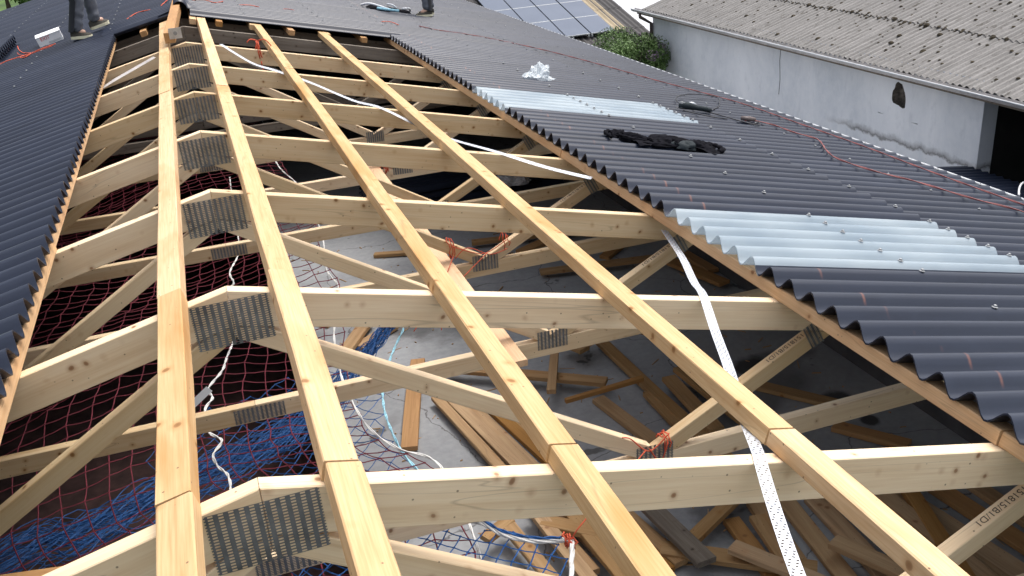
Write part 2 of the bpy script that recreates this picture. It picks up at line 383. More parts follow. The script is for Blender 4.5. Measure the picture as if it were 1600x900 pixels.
def member(name, poly, th, mat, parent):
    """flat timber in the x-z plane; its mesh gets a local X along the grain"""
    best = max(range(len(poly)), key=lambda i: hypot(poly[(i+1)%len(poly)][0]-poly[i][0], poly[(i+1)%len(poly)][1]-poly[i][1]))
    p, q = poly[best], poly[(best+1)%len(poly)]
    an = atan2(q[1]-p[1], q[0]-p[0])
    if abs(an) > pi/2: an += pi
    cx = sum(a for a, _ in poly)/len(poly); cz = sum(b for _, b in poly)/len(poly)
    loc = [((x-cx)*cos(an)+(z-cz)*sin(an), -(x-cx)*sin(an)+(z-cz)*cos(an)) for x, z in poly]
    ar = sum(loc[i][0]*loc[(i+1)%len(loc)][1]-loc[(i+1)%len(loc)][0]*loc[i][1] for i in range(len(loc)))
    if ar < 0: loc.reverse()
    c = .0022                                # small arris on both faces
    n = len(loc); ctr = (sum(a for a,_ in loc)/n, sum(b for _,b in loc)/n)
    inn = []
    for i in range(n):
        a, b, d = loc[i-1], loc[i], loc[(i+1)%n]
        e1 = Vector((b[0]-a[0], b[1]-a[1])).normalized(); e2 = Vector((d[0]-b[0], d[1]-b[1])).normalized()
        n1 = Vector((-e1.y, e1.x)); n2 = Vector((-e2.y, e2.x)); s_ = n1+n2
        k = c/max(.25, s_.dot(n1)); inn.append((b[0]+s_.x*k, b[1]+s_.y*k))
    vs = [(x,-th/2,z) for x,z in inn]+[(x,-th/2+c,z) for x,z in loc]+[(x,th/2-c,z) for x,z in loc]+[(x,th/2,z) for x,z in inn]
    fs = [tuple(range(n)), tuple(range(4*n-1,3*n-1,-1))]
    for r in range(3): fs += [(r*n+(i+1)%n, r*n+i, (r+1)*n+i, (r+1)*n+(i+1)%n) for i in range(n)]
    fs[2:] = [tuple(reversed(f)) for f in fs[2:]]; fs[2:] = [tuple(reversed(f)) for f in fs[2:]]
    mb = MB().add(vs, fs)
    o = obj(name, mesh(name, mb, mat), parent, (cx, -th/2, cz), (0, -an, 0))
    return o
def holed(fn, nu, nv, hu=.30, hv=.22, stag=True, off=0.0):
    """perforated sheet: nu x nv cells each with one slot; fn(u,v) in cell units -> point"""
    mb = MB(); vi = {}
    def vert(u, v):
        k = (round(u, 3), round(v, 3))
        if k not in vi: vi[k] = len(mb.v); mb.v.append(tuple(fn(u, v)))
        return vi[k]
    for i in range(nu):
        s = .5 if (stag and i % 2) else 0.0
        for j in range(nv):
            a = [vert(i, j+s), vert(i+1, j+s), vert(i+1, j+1+s), vert(i, j+1+s)]
            o_ = off*((i % 3)-1)
            b = [vert(i+hu, j+s+hv+o_), vert(i+1-hu, j+s+hv+o_), vert(i+1-hu, j+1+s-hv+o_), vert(i+hu, j+1+s-hv+o_)]
            for q in range(4): mb.f.append((a[q], a[(q+1)%4], b[(q+1)%4], b[q]))
    return mb

# ------------------------------------------------------------------ layout constants (truss spacings)
T = .2374; D = .110; ZB = -.910; HB = .078
def zr(x): return -abs(x)*T                   # top of the trusses
AR = atan(T)

# ------------------------------------------------------------------ trusses
def plate_mesh(name, w_, h_, nu, nv):
    mb = holed(lambda u, v: ((u/nu-.5)*w_, 0, (v/nv-.5)*h_), nu, nv, .25, .23, False)
    # nibbled left and right edges
    ch = h_/nv
    for j in range(nv):
        for sx in (-1, 1):
            x = sx*w_/2; z = -h_/2+j*ch
            mb.add([(x,0,z+ch*.15),(x+sx*.003,0,z+ch*.25),(x+sx*.003,0,z+ch*.6),(x,0,z+ch*.7)], [(0,1,2,3)])
    me = mesh(name, mb, M['steel']); return me
PL_A = plate_mesh('nail_plate', .208, .136, 11, 20)
PL_B = plate_mesh('nail_plate_small', .138, .088, 8, 13)
PL_C = plate_mesh('nail_plate_splice', .20, .064, 11, 10)
PL_D = plate_mesh('nail_plate_tiny', .05, .10, 3, 18)
TH = .042
def text_mesh(name, body, size, mat):
    cu = bpy.data.curves.new(name, 'FONT'); cu.body = body; cu.size = size; cu.align_x = 'CENTER'; cu.align_y = 'CENTER'; cu.extrude = 0
    tmp = bpy.data.objects.new(name, cu); col.objects.link(tmp)
    bpy.context.view_layer.update()
    me = bpy.data.meshes.new_from_object(tmp.evaluated_get(bpy.context.evaluated_depsgraph_get()))
    bpy.data.objects.remove(tmp); me.materials.clear(); me.materials.append(mat); return me
TXT = text_mesh('stamp', '151815/B1/D1', .031, M['ink'])
def web_bands(sx):
    # web 1: apex -> lower node; web 2: lower node -> rafter
    w1 = [(-.2, -.220-.617*(-.2-.226)), (1.6, -.220-.617*(1.6-.226)), (1.6, -.287-.617*(1.6-.226)), (-.2, -.287-.617*(-.2-.226))]
    w1 = clip(w1, -1, 0, -.0006); w1 = clip(w1, T, 1, -D-.0015); w1 = clip(w1, 0, -1, -ZB-.0015+.0); w1 = clip(w1, 1, 0, 1.285)
    w2 = [(1.1, -.877+.505*(1.1-1.316)), (2.3, -.877+.505*(2.3-1.316)), (2.3, -.943+.505*(2.3-1.316)), (1.1, -.943+.505*(1.1-1.316))]
    w2 = clip(w2, T, 1, -D-.0015); w2 = clip(w2, 0, -1, -ZB-.0015); w2 = clip(w2, -1, 0, -1.287)
    return [[(sx*x, z) for x, z in w] for w in (w1, w2)]
def make_truss(mat, plates=True):
    t = empty('roof_truss')
    for sx in (1, -1):
        tc = [(sx*.0006, -.0006*T), (sx*4.22, -4.22*T), (sx*4.22, -4.22*T-D), (sx*.0006, -D)]
        member('rafter', tc, TH, mat, t)
        bc = [(sx*.0008, ZB), (sx*3.9, ZB), (sx*3.9, ZB-HB), (sx*.0008, ZB-HB)]
        if sx > 0: bc = clip(bc, T, 1, -D-.002)
        else: bc = clip(bc, -T, 1, -D-.002)
        member('bottom_chord', bc, TH, mat, t)
        for wb in web_bands(sx): member('web', wb, TH, mat, t)
    if plates:
        def pl(me, x, z, rot=0.0):
            o = obj('nail_plate', me, t, (x, -TH-.0007, z), (0, rot, 0)); return o
        pl(PL_A, 0, -.097, -.02); pl(PL_C, .012, ZB-HB/2-.002)
        pl(PL_B, 1.297, ZB-.002, .02); pl(PL_B, -1.297, ZB-.002)
        for sx in (1, -1): pl(PL_D, sx*1.925, -.585, -sx*.47)
        # ink stamp on the upper edge of the outer web
        o = obj('stamp', TXT, t); an = atan(.505)
        x = 1.822; z = -.877+.505*(x-1.316)+.0008
        o.matrix_basis = Matrix.Translation((x, -TH/2, z)) @ Matrix.Rotation(-an, 4, 'Y') @ Matrix.Rotation(pi, 4, 'Z') @ Matrix.Scale(.93, 4)
    return t
proto = make_truss(M['spruce'])
near = ['nearest new roof truss, its apex nail plate the largest', 'second new roof truss counted from the camera',
        'third new roof truss counted from the camera', 'fourth new roof truss counted from the camera, in the middle of the row',
        'fifth new roof truss counted from the camera', 'sixth new roof truss, last but one before the old beams',
        'farthest new roof truss, next to the grey old beams']
trusses = []
for k in range(7):
    t = proto if k == 0 else copy_tree(proto)
    t.location = (0, k, 0); tag(t, 'pale timber, ' + near[k], 'roof truss', 'new timber trusses under the open roof'); trusses.append(t)
oldp = make_truss(M['old'], False)
for i, y in enumerate((7.06, 7.52)):
    t = oldp if i == 0 else copy_tree(oldp)
    t.name = 'old_truss' if i == 0 else 'old_truss.001'
    t.location = (0, y, -.012 if i == 0 else 0)
    tag(t, ['weathered grey old truss beam just behind the farthest new truss', 'weathered grey old truss beam right under the far sheet edge'][i], 'roof truss', 'grey old trusses at the far end')

# ------------------------------------------------------------------ purlins (roof battens laid along the ridge)
def purlin(x0, x1, side, ya, yb, label, dx=0.0, dz=0.0, roll=0.0, mat='sawn', hh=.044):
    # x0,x1: left and right edges of the top face; lies on the rafters
    xc = (x0+x1)/2+dx-side*sin(AR)*hh; n = Vector((side*sin(AR), 0, cos(AR)))
    base = Vector((xc, 0, zr(xc)))+n*(hh/2+.001+dz)
    wdt = (x1-x0)/cos(AR)
    o = beam('purlin', (base.x, ya, base.z), (base.x, yb, base.z), wdt, hh, M[mat], None, 0, random.uniform(-.004, .004), .0022, up=n)
    tag(o, label, 'purlin', 'sawn purlins laid along the roof'); return o
def run(name, x0, x1, side, cuts, mat='sawn'):
    for i in range(len(cuts)-1):
        where = ['piece nearest the camera', 'second piece from the camera', 'third piece from the camera', 'fourth piece from the camera'][i]
        purlin(x0, x1, side, cuts[i]+.0015, cuts[i+1]-.0015, f'orange sawn {name}, {where}', dx=random.uniform(-.003, .003)+(.004 if i == 0 else 0), mat=mat, hh=.045 if i % 2 else .043)
run('purlin just left of the ridge', -.186, -.120, -1, [-1.7, -.02, 1.0, 4.02, 7.32])
run('purlin just right of the ridge', .125, .192, 1, [-1.7, -.03, 1.02, 4.0, 7.34])
run('purlin, middle one of three on the right', .583, .645, 1, [-1.7, .0, 2.0, 4.9, 7.32])
run('purlin, last bare one before the right sheets', 1.135, 1.206, 1, [-1.7, .03, 3.02, 7.3])
run('purlin under the open edge of the right sheets', 1.782, 1.845, 1, [-1.7, -.02, 3.0, 7.6], 'sawn_orange')
run('purlin under the open edge of the left sheets', -.650, -.577, -1, [-1.7, 2.0, 5.0, 7.6], 'sawn_orange')
for xx, nm in ((2.41, 'upper'), (3.06, 'lower')):
    purlin(xx-.033, xx+.033, 1, -1.7, 7.6, f'{nm} purlin, faint under the translucent sheets')
# old purlin ends that stick out under the far sheets
for i, (xx, sd) in enumerate(((.09, 1), (.30, 1), (.575, 1), (.89, 1), (1.20, 1), (1.53, 1), (-.11, -1), (-.33, -1))):
    wh = ['touching the ridge on the right', 'second right of the ridge', 'third right of the ridge', 'fourth right of the ridge', 'fifth right of the ridge',
          'last before the right sheets', 'nearest the ridge on the left', 'second left of the ridge'][i]
    o = purlin(xx-.026, xx+.026, sd, 7.13+.04*(i % 3), 8.2, 'short purlin end under the far sheets, '+wh, mat='board_orange' if i % 2 else 'sawn', hh=.044)
    o.name = 'old_purlin'; o['category'] = 'purlin'; o['group'] = 'purlin ends under the far sheets'

# loose board on the bottom chords, under the third purlin
o = beam('loose_board', (1.075, 1.765, ZB+.019), (1.10, 5.6, ZB+.019), .075, .03, M['sawn_orange']); tag(o, 'long loose orange board lying on the bottom chords under the third purlin', 'board')
o = beam('loose_board', (-.62, 1.10, ZB+.018), (-.92, 1.16, ZB+.018), .075, .03, M['board_orange']); tag(o, 'short brown board end sticking out from under the left sheets', 'board')
# ridge timber with zinc bracket
rt = empty('ridge_timber', (-.1, 6.0, .03))
def rel(e, p): return tuple(Vector(p)-e.location)
beam('timber', rel(rt, (-.10, 5.72, .075)), rel(rt, (-.015, 7.75, .10)), .072, .072, M['board_orange'], rt)
mb = MB(); mb.box(-.012, .075, -.036, -.031, -.012, .062); mb.box(-.012, .05, -.031, .08, .040, .044)
br = obj('bracket', mesh('bracket', mb, M['bracket']), rt, rel(rt, (-.088, 5.75, .078)))
mb = MB(); mb.tube([(0,0,0),(0,0,.006)], .014, 12); obj('bolt_head', mesh('bolt_head', mb, M['screw'], False), br, (.032, -.036, .026), (pi/2, 0, 0))
tag(rt, 'reddish timber stub with a zinc bracket lying along the ridge', 'timber')

# ------------------------------------------------------------------ corrugated sheets
WL = .1177; NW = 6; SW = WL*NW; AMP = .0245
def sheet_mb(L, nwave=NW, amp=AMP, seg=10, th=.0055, over=.25, nx=1, wl=WL):
    w_ = wl*(nwave+over); ny = int(round(seg*(nwave+over))); mb = MB()
    for side in (0, 1):
        for i in range(nx+1):
            for j in range(ny+1):
                y = w_*j/ny; ph = 2*pi*y/wl
                z = amp*(1-cos(ph))
                mb.v.append((L*i/nx, y, z-(th if side else 0)))
    n1 = (nx+1)*(ny+1); q = lambda i, j, s: s*n1+i*(ny+1)+j
    for i in range(nx):
        for j in range(ny):
            mb.f.append((q(i,j,0), q(i+1,j,0), q(i+1,j+1,0), q(i,j+1,0)))
            mb.f.append((q(i,j,1), q(i,j+1,1), q(i+1,j+1,1), q(i+1,j,1)))
        for jj, fl in ((0, 0), (ny, 1)):
            c4 = [mb.v[q(i,jj,0)], mb.v[q(i,jj,1)], mb.v[q(i+1,jj,1)], mb.v[q(i+1,jj,0)]]
            mb.add(c4, [(3,2,1,0) if fl else (0,1,2,3)])
    for ii, fl in ((0, 0), (nx, 1)):
        top = [mb.v[q(ii,j,0)] for j in range(ny+1)]; bot = [mb.v[q(ii,j,1)] for j in range(ny+1)]
        mb.add(top+bot, [((j, ny+1+j, ny+2+j, j+1) if fl else (j, j+1, ny+2+j, ny+1+j)) for j in range(ny)])
    return mb
def lathe(mb, prof, n=8):
    k = len(prof)
    vs = [(r*cos(2*pi*j/n), r*sin(2*pi*j/n), z) for r, z in prof for j in range(n)]
    fs = [(i*n+j, i*n+(j+1)%n, (i+1)*n+(j+1)%n, (i+1)*n+j) for i in range(k-1) for j in range(n)]+[tuple((k-1)*n+j for j in range(n))]
    return mb.add(vs, fs)
SCREW = mesh('screw', lathe(MB(), [(.011, 0), (.011, .002), (.0065, .0035), (.006, .0085), (.003, .0105)]), M['screw'], False)
def screws_joined(pts):
    mb = MB()
    for x, y, z in pts:
        b = lathe(MB(), [(.013, 0), (.012, .003), (.006, .005), (.004, .011)], 5)
        mb.add([(q[0]*.7+x, q[1]*.7+y, q[2]*.8+z) for q in b.v], b.f)
    return mb
SH = {}
def sheet_mesh(L, mat):
    key = (round(L, 3), mat)
    if key not in SH: SH[key] = mesh('corrugated_sheet', sheet_mb(L), M[mat], True)
    return SH[key]
SJ = {}
def place_sheet(side, xa, xb, y0, mat, label, group, screws=(), each=False, lift=0.0):
    """xa: |x| of the upper end, xb of the lower end; crest line at y0 + WL/2 ..."""
    L = (xb-xa)/cos(AR); rise = .009
    n = Vector((side*sin(AR), 0, cos(AR)))
    a = Vector((side*xa, y0, zr(xa)))+n*(.0465+.0045+lift); b = Vector((side*xb, y0, zr(xb)))+n*(.0465+.0045+lift+rise)
    x = (b-a).normalized(); y = Vector((0, side, 0)); 
    if side > 0: z = x.cross(y)
    else: z = x.cross(y)
    m = Matrix((x, y, z)).transposed().to_4x4()
    if side < 0: a = a+Vector((0, SW+WL*.25, 0))
    o = obj('roof_sheet', sheet_mesh(L, mat), None, mw=Matrix.Translation(a) @ m)
    # tiny lap tilt so each sheet rides over its neighbour
    tag(o, label, 'roof sheet', group)
    if side < 0: cr = [WL*(.75+q)-WL*.25 for q in range(NW)]
    else: cr = [WL*(.5+q) for q in range(NW)]
    pts = []
    for fx, idx in screws:
        for q in idx:
            yy = WL*(.5+q); pts.append(((fx-xa)/cos(AR), yy, 2*AMP+.0005))
    if pts:
        if each:
            for p_ in pts: obj('screw', SCREW, o, (p_[0], p_[1], p_[2]))
        else:
            key = tuple((round(a_, 3), round(b_, 3)) for a_, b_, _ in pts)
            if key not in SJ: SJ[key] = mesh('screws', screws_joined(pts), M['screw'])
            s = obj('screws', SJ[key], o); s['kind'] = 'stuff'
    return o
ORD = ['first', 'second', 'third', 'fourth', 'fifth', 'sixth', 'seventh', 'eighth', 'ninth', 'tenth', 'eleventh', 'twelfth', 'thirteenth', 'fourteenth', 'fifteenth']
Y0 = 1.147-.06
for n_ in range(-4, 22):
    y0 = Y0+SW*n_; far = y0 > 7.0
    clear = n_ in (0, 4)
    if far: lab = f'dark far sheet in the middle row of the right slope, {ORD[n_-9]} past the gap'; lab2 = f'dark far sheet along the right eave, {ORD[n_-9]} past the gap'; grp = 'far sheets of the right slope'
    elif clear:
        lab = 'bluish translucent corrugated sheet, ' + ('the larger looking near one' if n_ == 0 else 'the smaller far one by the plastic bag')
        lab2 = 'dark corrugated sheet just below the %s translucent sheet, along the eave' % ('near' if n_ == 0 else 'far'); grp = 'dark sheets of the right slope'
    else:
        if n_ < 0: rel_ = f'{ORD[-n_-1]} sheet below the near translucent one'
        elif n_ < 4: rel_ = f'{ORD[n_-1]} sheet beyond the near translucent one'
        else: rel_ = f'{ORD[n_-5]} sheet beyond the far translucent one'
        lab = 'dark roof sheet at the open edge, '+rel_; lab2 = 'dark roof sheet along the right eave, '+rel_.replace(' sheet', ' row', 1); grp = 'dark sheets of the right slope'
    scr = [(2.41, range(6) if clear else (2, 5)), (3.065, range(6) if clear else (1, 4))]
    if n_ < -2: scr = []
    place_sheet(1, 1.762, 3.10, y0, 'clear' if clear else 'sheet', lab, 'translucent sheets' if clear else grp, scr, each=(-3 < n_ < 7), lift=.0015*(n_ % 2))
    place_sheet(1, 3.02, 4.335, y0, 'sheet_plain', lab2, grp, [(3.70, (2, 5)), (4.27, (1, 4))], lift=-.009+.0012*(n_ % 2))
    if far or n_ == 8: pass
for n_ in range(0, 13):
    place_sheet(1, .06, 1.86, 7.30+SW*n_, 'sheet_plain', f'dark far sheet just right of the ridge, {ORD[n_]} past the gap', 'far sheets next to the ridge',
                [(.5, (1, 4)), (1.2, (2, 5)), (1.80, (1, 4))], lift=.007+.0012*(n_ % 2))
    place_sheet(-1, .06, .64, 7.30+SW*n_, 'sheet_plain', f'short dark far sheet just left of the ridge, {ORD[n_]} past the gap', 'far sheets next to the ridge', [(.57, (1, 4))], lift=.007+.0012*(n_ % 2))
YL = 1.02-WL/2-WL*.25*0-.0
for n_ in range(-4, 22):
    y0 = YL+SW*n_; far = y0 > 7.0
    for c_, (xa, xb) in enumerate(((.545, 1.90), (1.84, 3.16), (3.10, 4.335))):
        cn = ['at the open edge of the left slope', 'in the middle row of the left slope', 'along the left eave'][c_]
        if far: lab = 'dark corrugated sheet of the far left slope '+['in its upper row', 'in its middle row', 'along its eave'][c_]+f', {ORD[n_-9]} past the gap'
        else: lab = f'dark roof sheet {cn}, {ORD[n_+4]} from the bottom'
        if not far and c_ > 0 and n_ < 3 or (c_ == 2 and n_ < 7): lab = 'dark corrugated roof sheet '+cn+' beyond the left border'
        place_sheet(-1, xa, xb, y0, 'sheet_plain', lab, ['open edge sheets of the left slope', 'middle sheets of the left slope', 'eave sheets of the left slope'][c_] if not far else 'far sheets of the left slope',
                    [(xa+.66, (1, 4)), (xb-.05, (1, 4))] if n_ > 6 else [], lift=-.0065*c_+.0012*(n_ % 2))
# ridge caps
def ridge_profile():
    pts = []
    pts.append((-.205, -.205*T+.045)); pts.append((-.19, -.19*T+.088)); pts.append((-.075, -.075*T+.098))
    for i in range(9):
        a = pi-pi*i/8; pts.append((.062*cos(a), .085+.062*sin(a)))
    pts += [(.075, -.075*T+.098), (.19, -.19*T+.088), (.205, -.205*T+.045)]
    return pts
rp = ridge_profile(); k_ = len(rp)
rc = empty('ridge_capping', (0, 7.36, 0)); tag(rc, 'dark rounded ridge capping with its open end facing the camera', 'ridge capping')
for i in range(9):
    mb = MB(); y0 = 7.36+i*1.0; y1 = y0+1.06
    for s_, dz in ((0, 0), (1, -.006)):
        for y, zz in ((y0, .012), (y1, 0)):
            for x, z in rp: mb.v.append((x*(1-.06*s_), y, z+dz+zz))
    for j in range(k_-1):
        a = lambda s_, e, jj: s_*2*k_+e*k_+jj
        mb.f.append((a(0,0,j), a(0,0,j+1), a(0,1,j+1), a(0,1,j))); mb.f.append((a(1,0,j), a(1,1,j), a(1,1,j+1), a(1,0,j+1)))
        mb.f.append((a(0,0,j), a(1,0,j), a(1,0,j+1), a(0,0,j+1)))
    mb.v = [(a_, b_-7.36, c_) for a_, b_, c_ in mb.v]; obj('cap', mesh('cap', mb, M['sheet_plain'], True), rc)
# eave gutter and gable verge of the right slope
mb = MB()
gp = [(4.325, -1.02), (4.33, -1.05), (4.35, -1.065), (4.37, -1.05), (4.378, -1.02)]
for y in (-1.7, 16.4):
    for x, z in gp: mb.v.append((x, y, z+.035))
    for x, z in reversed(gp): mb.v.append((x, y, z+.031))
n2 = 2*len(gp); mb.f += [(j, (j+1) % n2, n2+(j+1) % n2, n2+j) for j in range(n2)]
g = empty('gutter', (4.38, 7, -1.0)); mb.v = [(a-4.38, b-7, c+1.0) for a, b, c in mb.v]; obj('trough', mesh('trough', mb, M['gutter']), g)
mb = MB(); mb.tube([(.0, -8.7, .045), (.0, 9.4, .045)], .010, 6); obj('bead', mesh('bead', mb, M['gutter'], True), g)
tag(g, 'pale gutter along the eave of the right slope', 'gutter')

# ------------------------------------------------------------------ building shell under the roof
GZ = -3.75
def struct(name, mb, mat): o = build(name, mb, M[mat], recentre=False); o['kind'] = 'structure'; return o
struct('ground', MB().add([(-400,-200,GZ),(400,-200,GZ),(400,700,GZ),(-400,700,GZ)], [(0,1,2,3)]), 'grass')
struct('yard', MB().add([(4.2,-20,GZ+.004),(40,-20,GZ+.004),(40,90,GZ+.004),(4.2,90,GZ+.004)], [(0,1,2,3)]), 'gravel')
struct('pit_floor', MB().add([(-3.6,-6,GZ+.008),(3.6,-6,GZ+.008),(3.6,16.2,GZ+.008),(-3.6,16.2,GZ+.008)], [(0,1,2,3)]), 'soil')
fl = MB(); fl.box(.375, 3.578, -5, 16.1, -2.12, -2.0); struct('floor', fl, 'concrete')
shell = []
def wall(x0, x1, y0, y1, z0, z1, label, mat='plaster'):
    mb = MB().box(x0, x1, y0, y1, z0, z1); o = build('wall', mb, M[mat]); tag(o, label, 'wall'); return o
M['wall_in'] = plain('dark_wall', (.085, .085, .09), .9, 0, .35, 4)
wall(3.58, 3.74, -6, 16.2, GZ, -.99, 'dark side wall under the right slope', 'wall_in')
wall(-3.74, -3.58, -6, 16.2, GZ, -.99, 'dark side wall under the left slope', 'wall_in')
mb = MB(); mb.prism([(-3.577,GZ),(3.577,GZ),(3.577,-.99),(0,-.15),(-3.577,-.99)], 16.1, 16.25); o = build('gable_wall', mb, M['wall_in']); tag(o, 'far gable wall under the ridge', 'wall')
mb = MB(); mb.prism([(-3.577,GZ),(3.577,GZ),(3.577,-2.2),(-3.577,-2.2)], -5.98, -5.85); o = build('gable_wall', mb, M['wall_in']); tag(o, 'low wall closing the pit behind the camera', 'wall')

# ------------------------------------------------------------------ planks on the deck
PLK = [(1.064,4.045,0.763,3.008,.096,1),(1.039,3.458,1.30,1.60,.062,0),(1.116,3.438,1.40,1.62,.080,0),(1.221,3.329,1.50,1.60,.070,0),
 (1.335,3.233,1.62,1.50,.080,1),(1.417,3.112,1.70,1.52,.073,0),(1.191,3.740,2.038,3.119,.085,0),(1.872,3.564,1.662,3.076,.056,0),
 (1.955,3.058,2.12,2.15,.086,0),(2.251,3.704,2.304,2.05,.080,0),(2.243,2.943,2.245,2.083,.090,0),(2.402,3.002,2.367,2.361,.091,0),
 (2.491,3.029,2.542,2.20,.095,0),(1.711,2.972,2.221,2.987,.030,1),(1.963,3.726,2.058,3.501,.090,0),(2.067,3.745,2.148,3.553,.09,0),
 (2.893,2.779,3.221,2.326,.09,0),(3.025,2.216,3.250,1.877,.090,1),(2.261,1.799,2.10,.70,.094,0),(2.398,1.754,2.25,.65,.093,0),
 (2.535,1.709,2.45,.70,.098,0),(2.884,1.596,3.033,0.477,.12,0),(2.835,1.200,2.914,0.357,.11,0),(2.077,1.721,2.0,.85,.087,1),
 (1.657,1.634,2.220,1.227,.10,0),(1.768,1.584,2.207,1.830,.070,0),(1.710,1.902,1.763,1.40,.100,2),(1.193,1.972,1.506,1.682,.09,0),
 (1.024,2.058,1.185,.90,.070,0),(1.182,2.123,1.30,.95,.070,0),(1.337,2.081,1.42,.90,.073,0),(1.504,2.062,1.56,.92,.067,0),
 (.726,4.421,1.025,4.638,.10,0),(.60,4.30,.86,4.75,.10,0),(3.50,4.924,3.52,4.421,.10,1),(3.30,4.70,3.45,4.133,.11,1),(2.317,5.549,2.673,5.688,.10,1),
 (1.178,6.117,1.466,6.007,.075,0),(2.672,1.590,2.588,0.873,.10,0),(0.895,1.961,1.053,2.045,.066,0),(2.9,5.1,3.4,5.5,.09,1),(2.3,5.0,3.2,4.8,.09,0),
 (2.62,1.78,2.58,.6,.09,0),(2.76,1.72,2.78,.5,.09,0),(2.16,1.62,1.96,.5,.085,0),(3.10,1.9,3.2,.7,.10,1),(3.3,1.7,3.35,.8,.09,0),(2.35,1.3,2.75,.45,.09,0),(1.92,1.45,2.45,.55,.08,0),(2.98,1.7,2.6,.6,.08,1),
 (2.0,5.9,3.2,5.6,.08,0),(.55,4.9,.95,5.3,.09,1)]
placed = []
pcls = ['pale brown', 'reddish brown', 'greyish']
adj = ['long', 'short']
descr = ['leaning beside the blue rope left of the others','first of the fanned planks from the left','second of the fanned planks from the left','third of the fanned planks from the left','fourth of the fanned planks, redder than the rest','fifth of the fanned planks from the left',
 'lying crosswise beyond the fanned planks','upright in the picture crossing the crosswise plank','with its end touching the right end of the crosswise plank','longest of the group under the white strap','left one of the short group near the strap','middle one of the short group near the strap',
 'right one of the short group near the strap','thin stick lying across in front of the short group','lower of the two stubs near the far small nail plate','upper of the two stubs near the far small nail plate','at the right wall pointing towards the stain','at the right wall under the bottom chord',
 'first of the long pile left of the strap bottom','second of the long pile under the strap bottom','third of the long pile right of the strap bottom','widest of the pile at the lower right','at the very lower right under the stamped web','dark one left of the strap bottom',
 'running flat along the lower edge of the picture','raised across the pile below the near truss','grey one by the damp patch','tied near the orange knot of the blue net','seen through the blue net, leftmost','seen through the blue net, second from left',
 'seen through the blue net, third from left','seen through the blue net, rightmost','behind the blue rope on the left','beside the blue bundle at the deck edge','red one against the right wall far away','red one near the right wall, closer','in the far middle below the third truss',
 'tiny far one by the white double rope','near the lower right pile, leaning','small offcut under the blue net','far one near the right wall lying aslant','long far one in the shade','lower right pile, narrow gap beside it','lower right pile, fifth from the strap','behind the strap at the very bottom','reddish one at the right wall, lowest','beside the stamped web at the bottom','slanting across the pile at the bottom','slanting beside the strap bottom','reddish one crossing the pile at the right','farthest one lying across','at the deck edge under the fourth truss']
for i, (xa, ya, xb, yb, wd, kd) in enumerate(PLK):
    L = hypot(xb-xa, yb-ya); cx, cy = (xa+xb)/2, (ya+yb)/2
    lev = 0
    for (px, py, pl_, pd, lv) in placed:           # stack planks that cross
        if abs(px-cx) < .5 and abs(py-cy) < (L+pl_)/2*.7 and lv >= lev and abs(pd-atan2(yb-ya, xb-xa)) > .08: lev = lv+1
    lev = min(lev, 3); placed.append((cx, cy, L, atan2(yb-ya, xb-xa), lev))
    th = .03; z0 = -1.998+th/2+lev*(th+.002)
    o = beam('plank', (xa, ya, z0), (xb, yb, z0+random.uniform(-.0, .02)), wd, th, M[['board', 'board_orange', 'old'][kd]], None, random.uniform(-.05, .05), random.uniform(-.01, .01), .003)
    tag(o, f'{pcls[kd]} plank on deck, {descr[i]}', 'plank', 'planks strewn on the deck')
# chips, splinters and crumbs
mb = MB(); rg = random.Random(3)
for i in range(520):
    x = rg.uniform(.5, 3.5); y = rg.uniform(.3, 6.5); L = rg.choice((.01, .015, .02, .04, .09))*rg.uniform(.6, 1.3); a = rg.uniform(0, pi); w_ = rg.uniform(.002, .007); z = -1.9995
    d = Vector((cos(a), sin(a), 0))*L/2; e = Vector((-sin(a), cos(a), 0))*w_/2; c = Vector((x, y, z)); h = Vector((0, 0, rg.uniform(.002, .008)))
    mb.add([c-d-e, c+d-e, c+d+e, c-d+e, c-d-e+h, c+d*.8-e+h, c+d*.8+e+h, c-d+e+h], [(3,2,1,0),(4,5,6,7),(0,1,5,4),(1,2,6,5),(2,3,7,6),(3,0,4,7)])
o = build('wood_chips', mb, M['board'], recentre=False); tag(o, 'splinters and chips scattered over the concrete deck', 'wood chips', kind='stuff')
# dark sheets stored far on the deck and a crumpled grey-white bag on them
for i in range(5):
    o = obj('stored_sheet', mesh('stored_sheet', sheet_mb(2.0, over=.2), M['sheet_plain'], True), None, (1.35+.03*i, 7.2+.05*(i % 2), -1.985+.034*i), (0, 0, .02*i-.04))
    tag(o, 'dark corrugated sheet in the low pile on the far deck, %s from the bottom' % ORD[i], 'roof sheet', 'sheets stored on the deck')
def crumple(name, c, sx, sy, sz, mat, amp=.35, fr=2.2, seed=1, n=28, sharp=True, flat=True):
    mb = MB(); off = Vector((seed*7.3, seed*3.1, seed))
    for i in range(n+1):
        th_ = pi*i/n
        for j in range(2*n):
            ph = pi*j/n; d = Vector((sin(th_)*cos(ph), sin(th_)*sin(ph), cos(th_)))
            q = noise.noise(d*fr+off); q2 = noise.noise(d*fr*2.6+off); rdg = (1-2*abs(q2)) if sharp else q2
            r = 1+amp*q*1.4+amp*.45*rdg
            v = d*r; z = max(v.z*sz, -.0 if flat else -9)
            mb.v.append((v.x*sx, v.y*sy, z))
    m2 = 2*n
    mb.f = [(i*m2+j, (i+1)*m2+j, (i+1)*m2+(j+1)%m2, i*m2+(j+1)%m2) for i in range(n) for j in range(m2)]
    return obj(name, mesh(name, mb, M[mat], not sharp), None, c)
o = crumple('crumpled_bag', (2.8, 7.1, -1.87), .17, .13, .09, 'card', seed=4); tag(o, 'crumpled whitish bag on the stored sheets in the shade', 'bag')

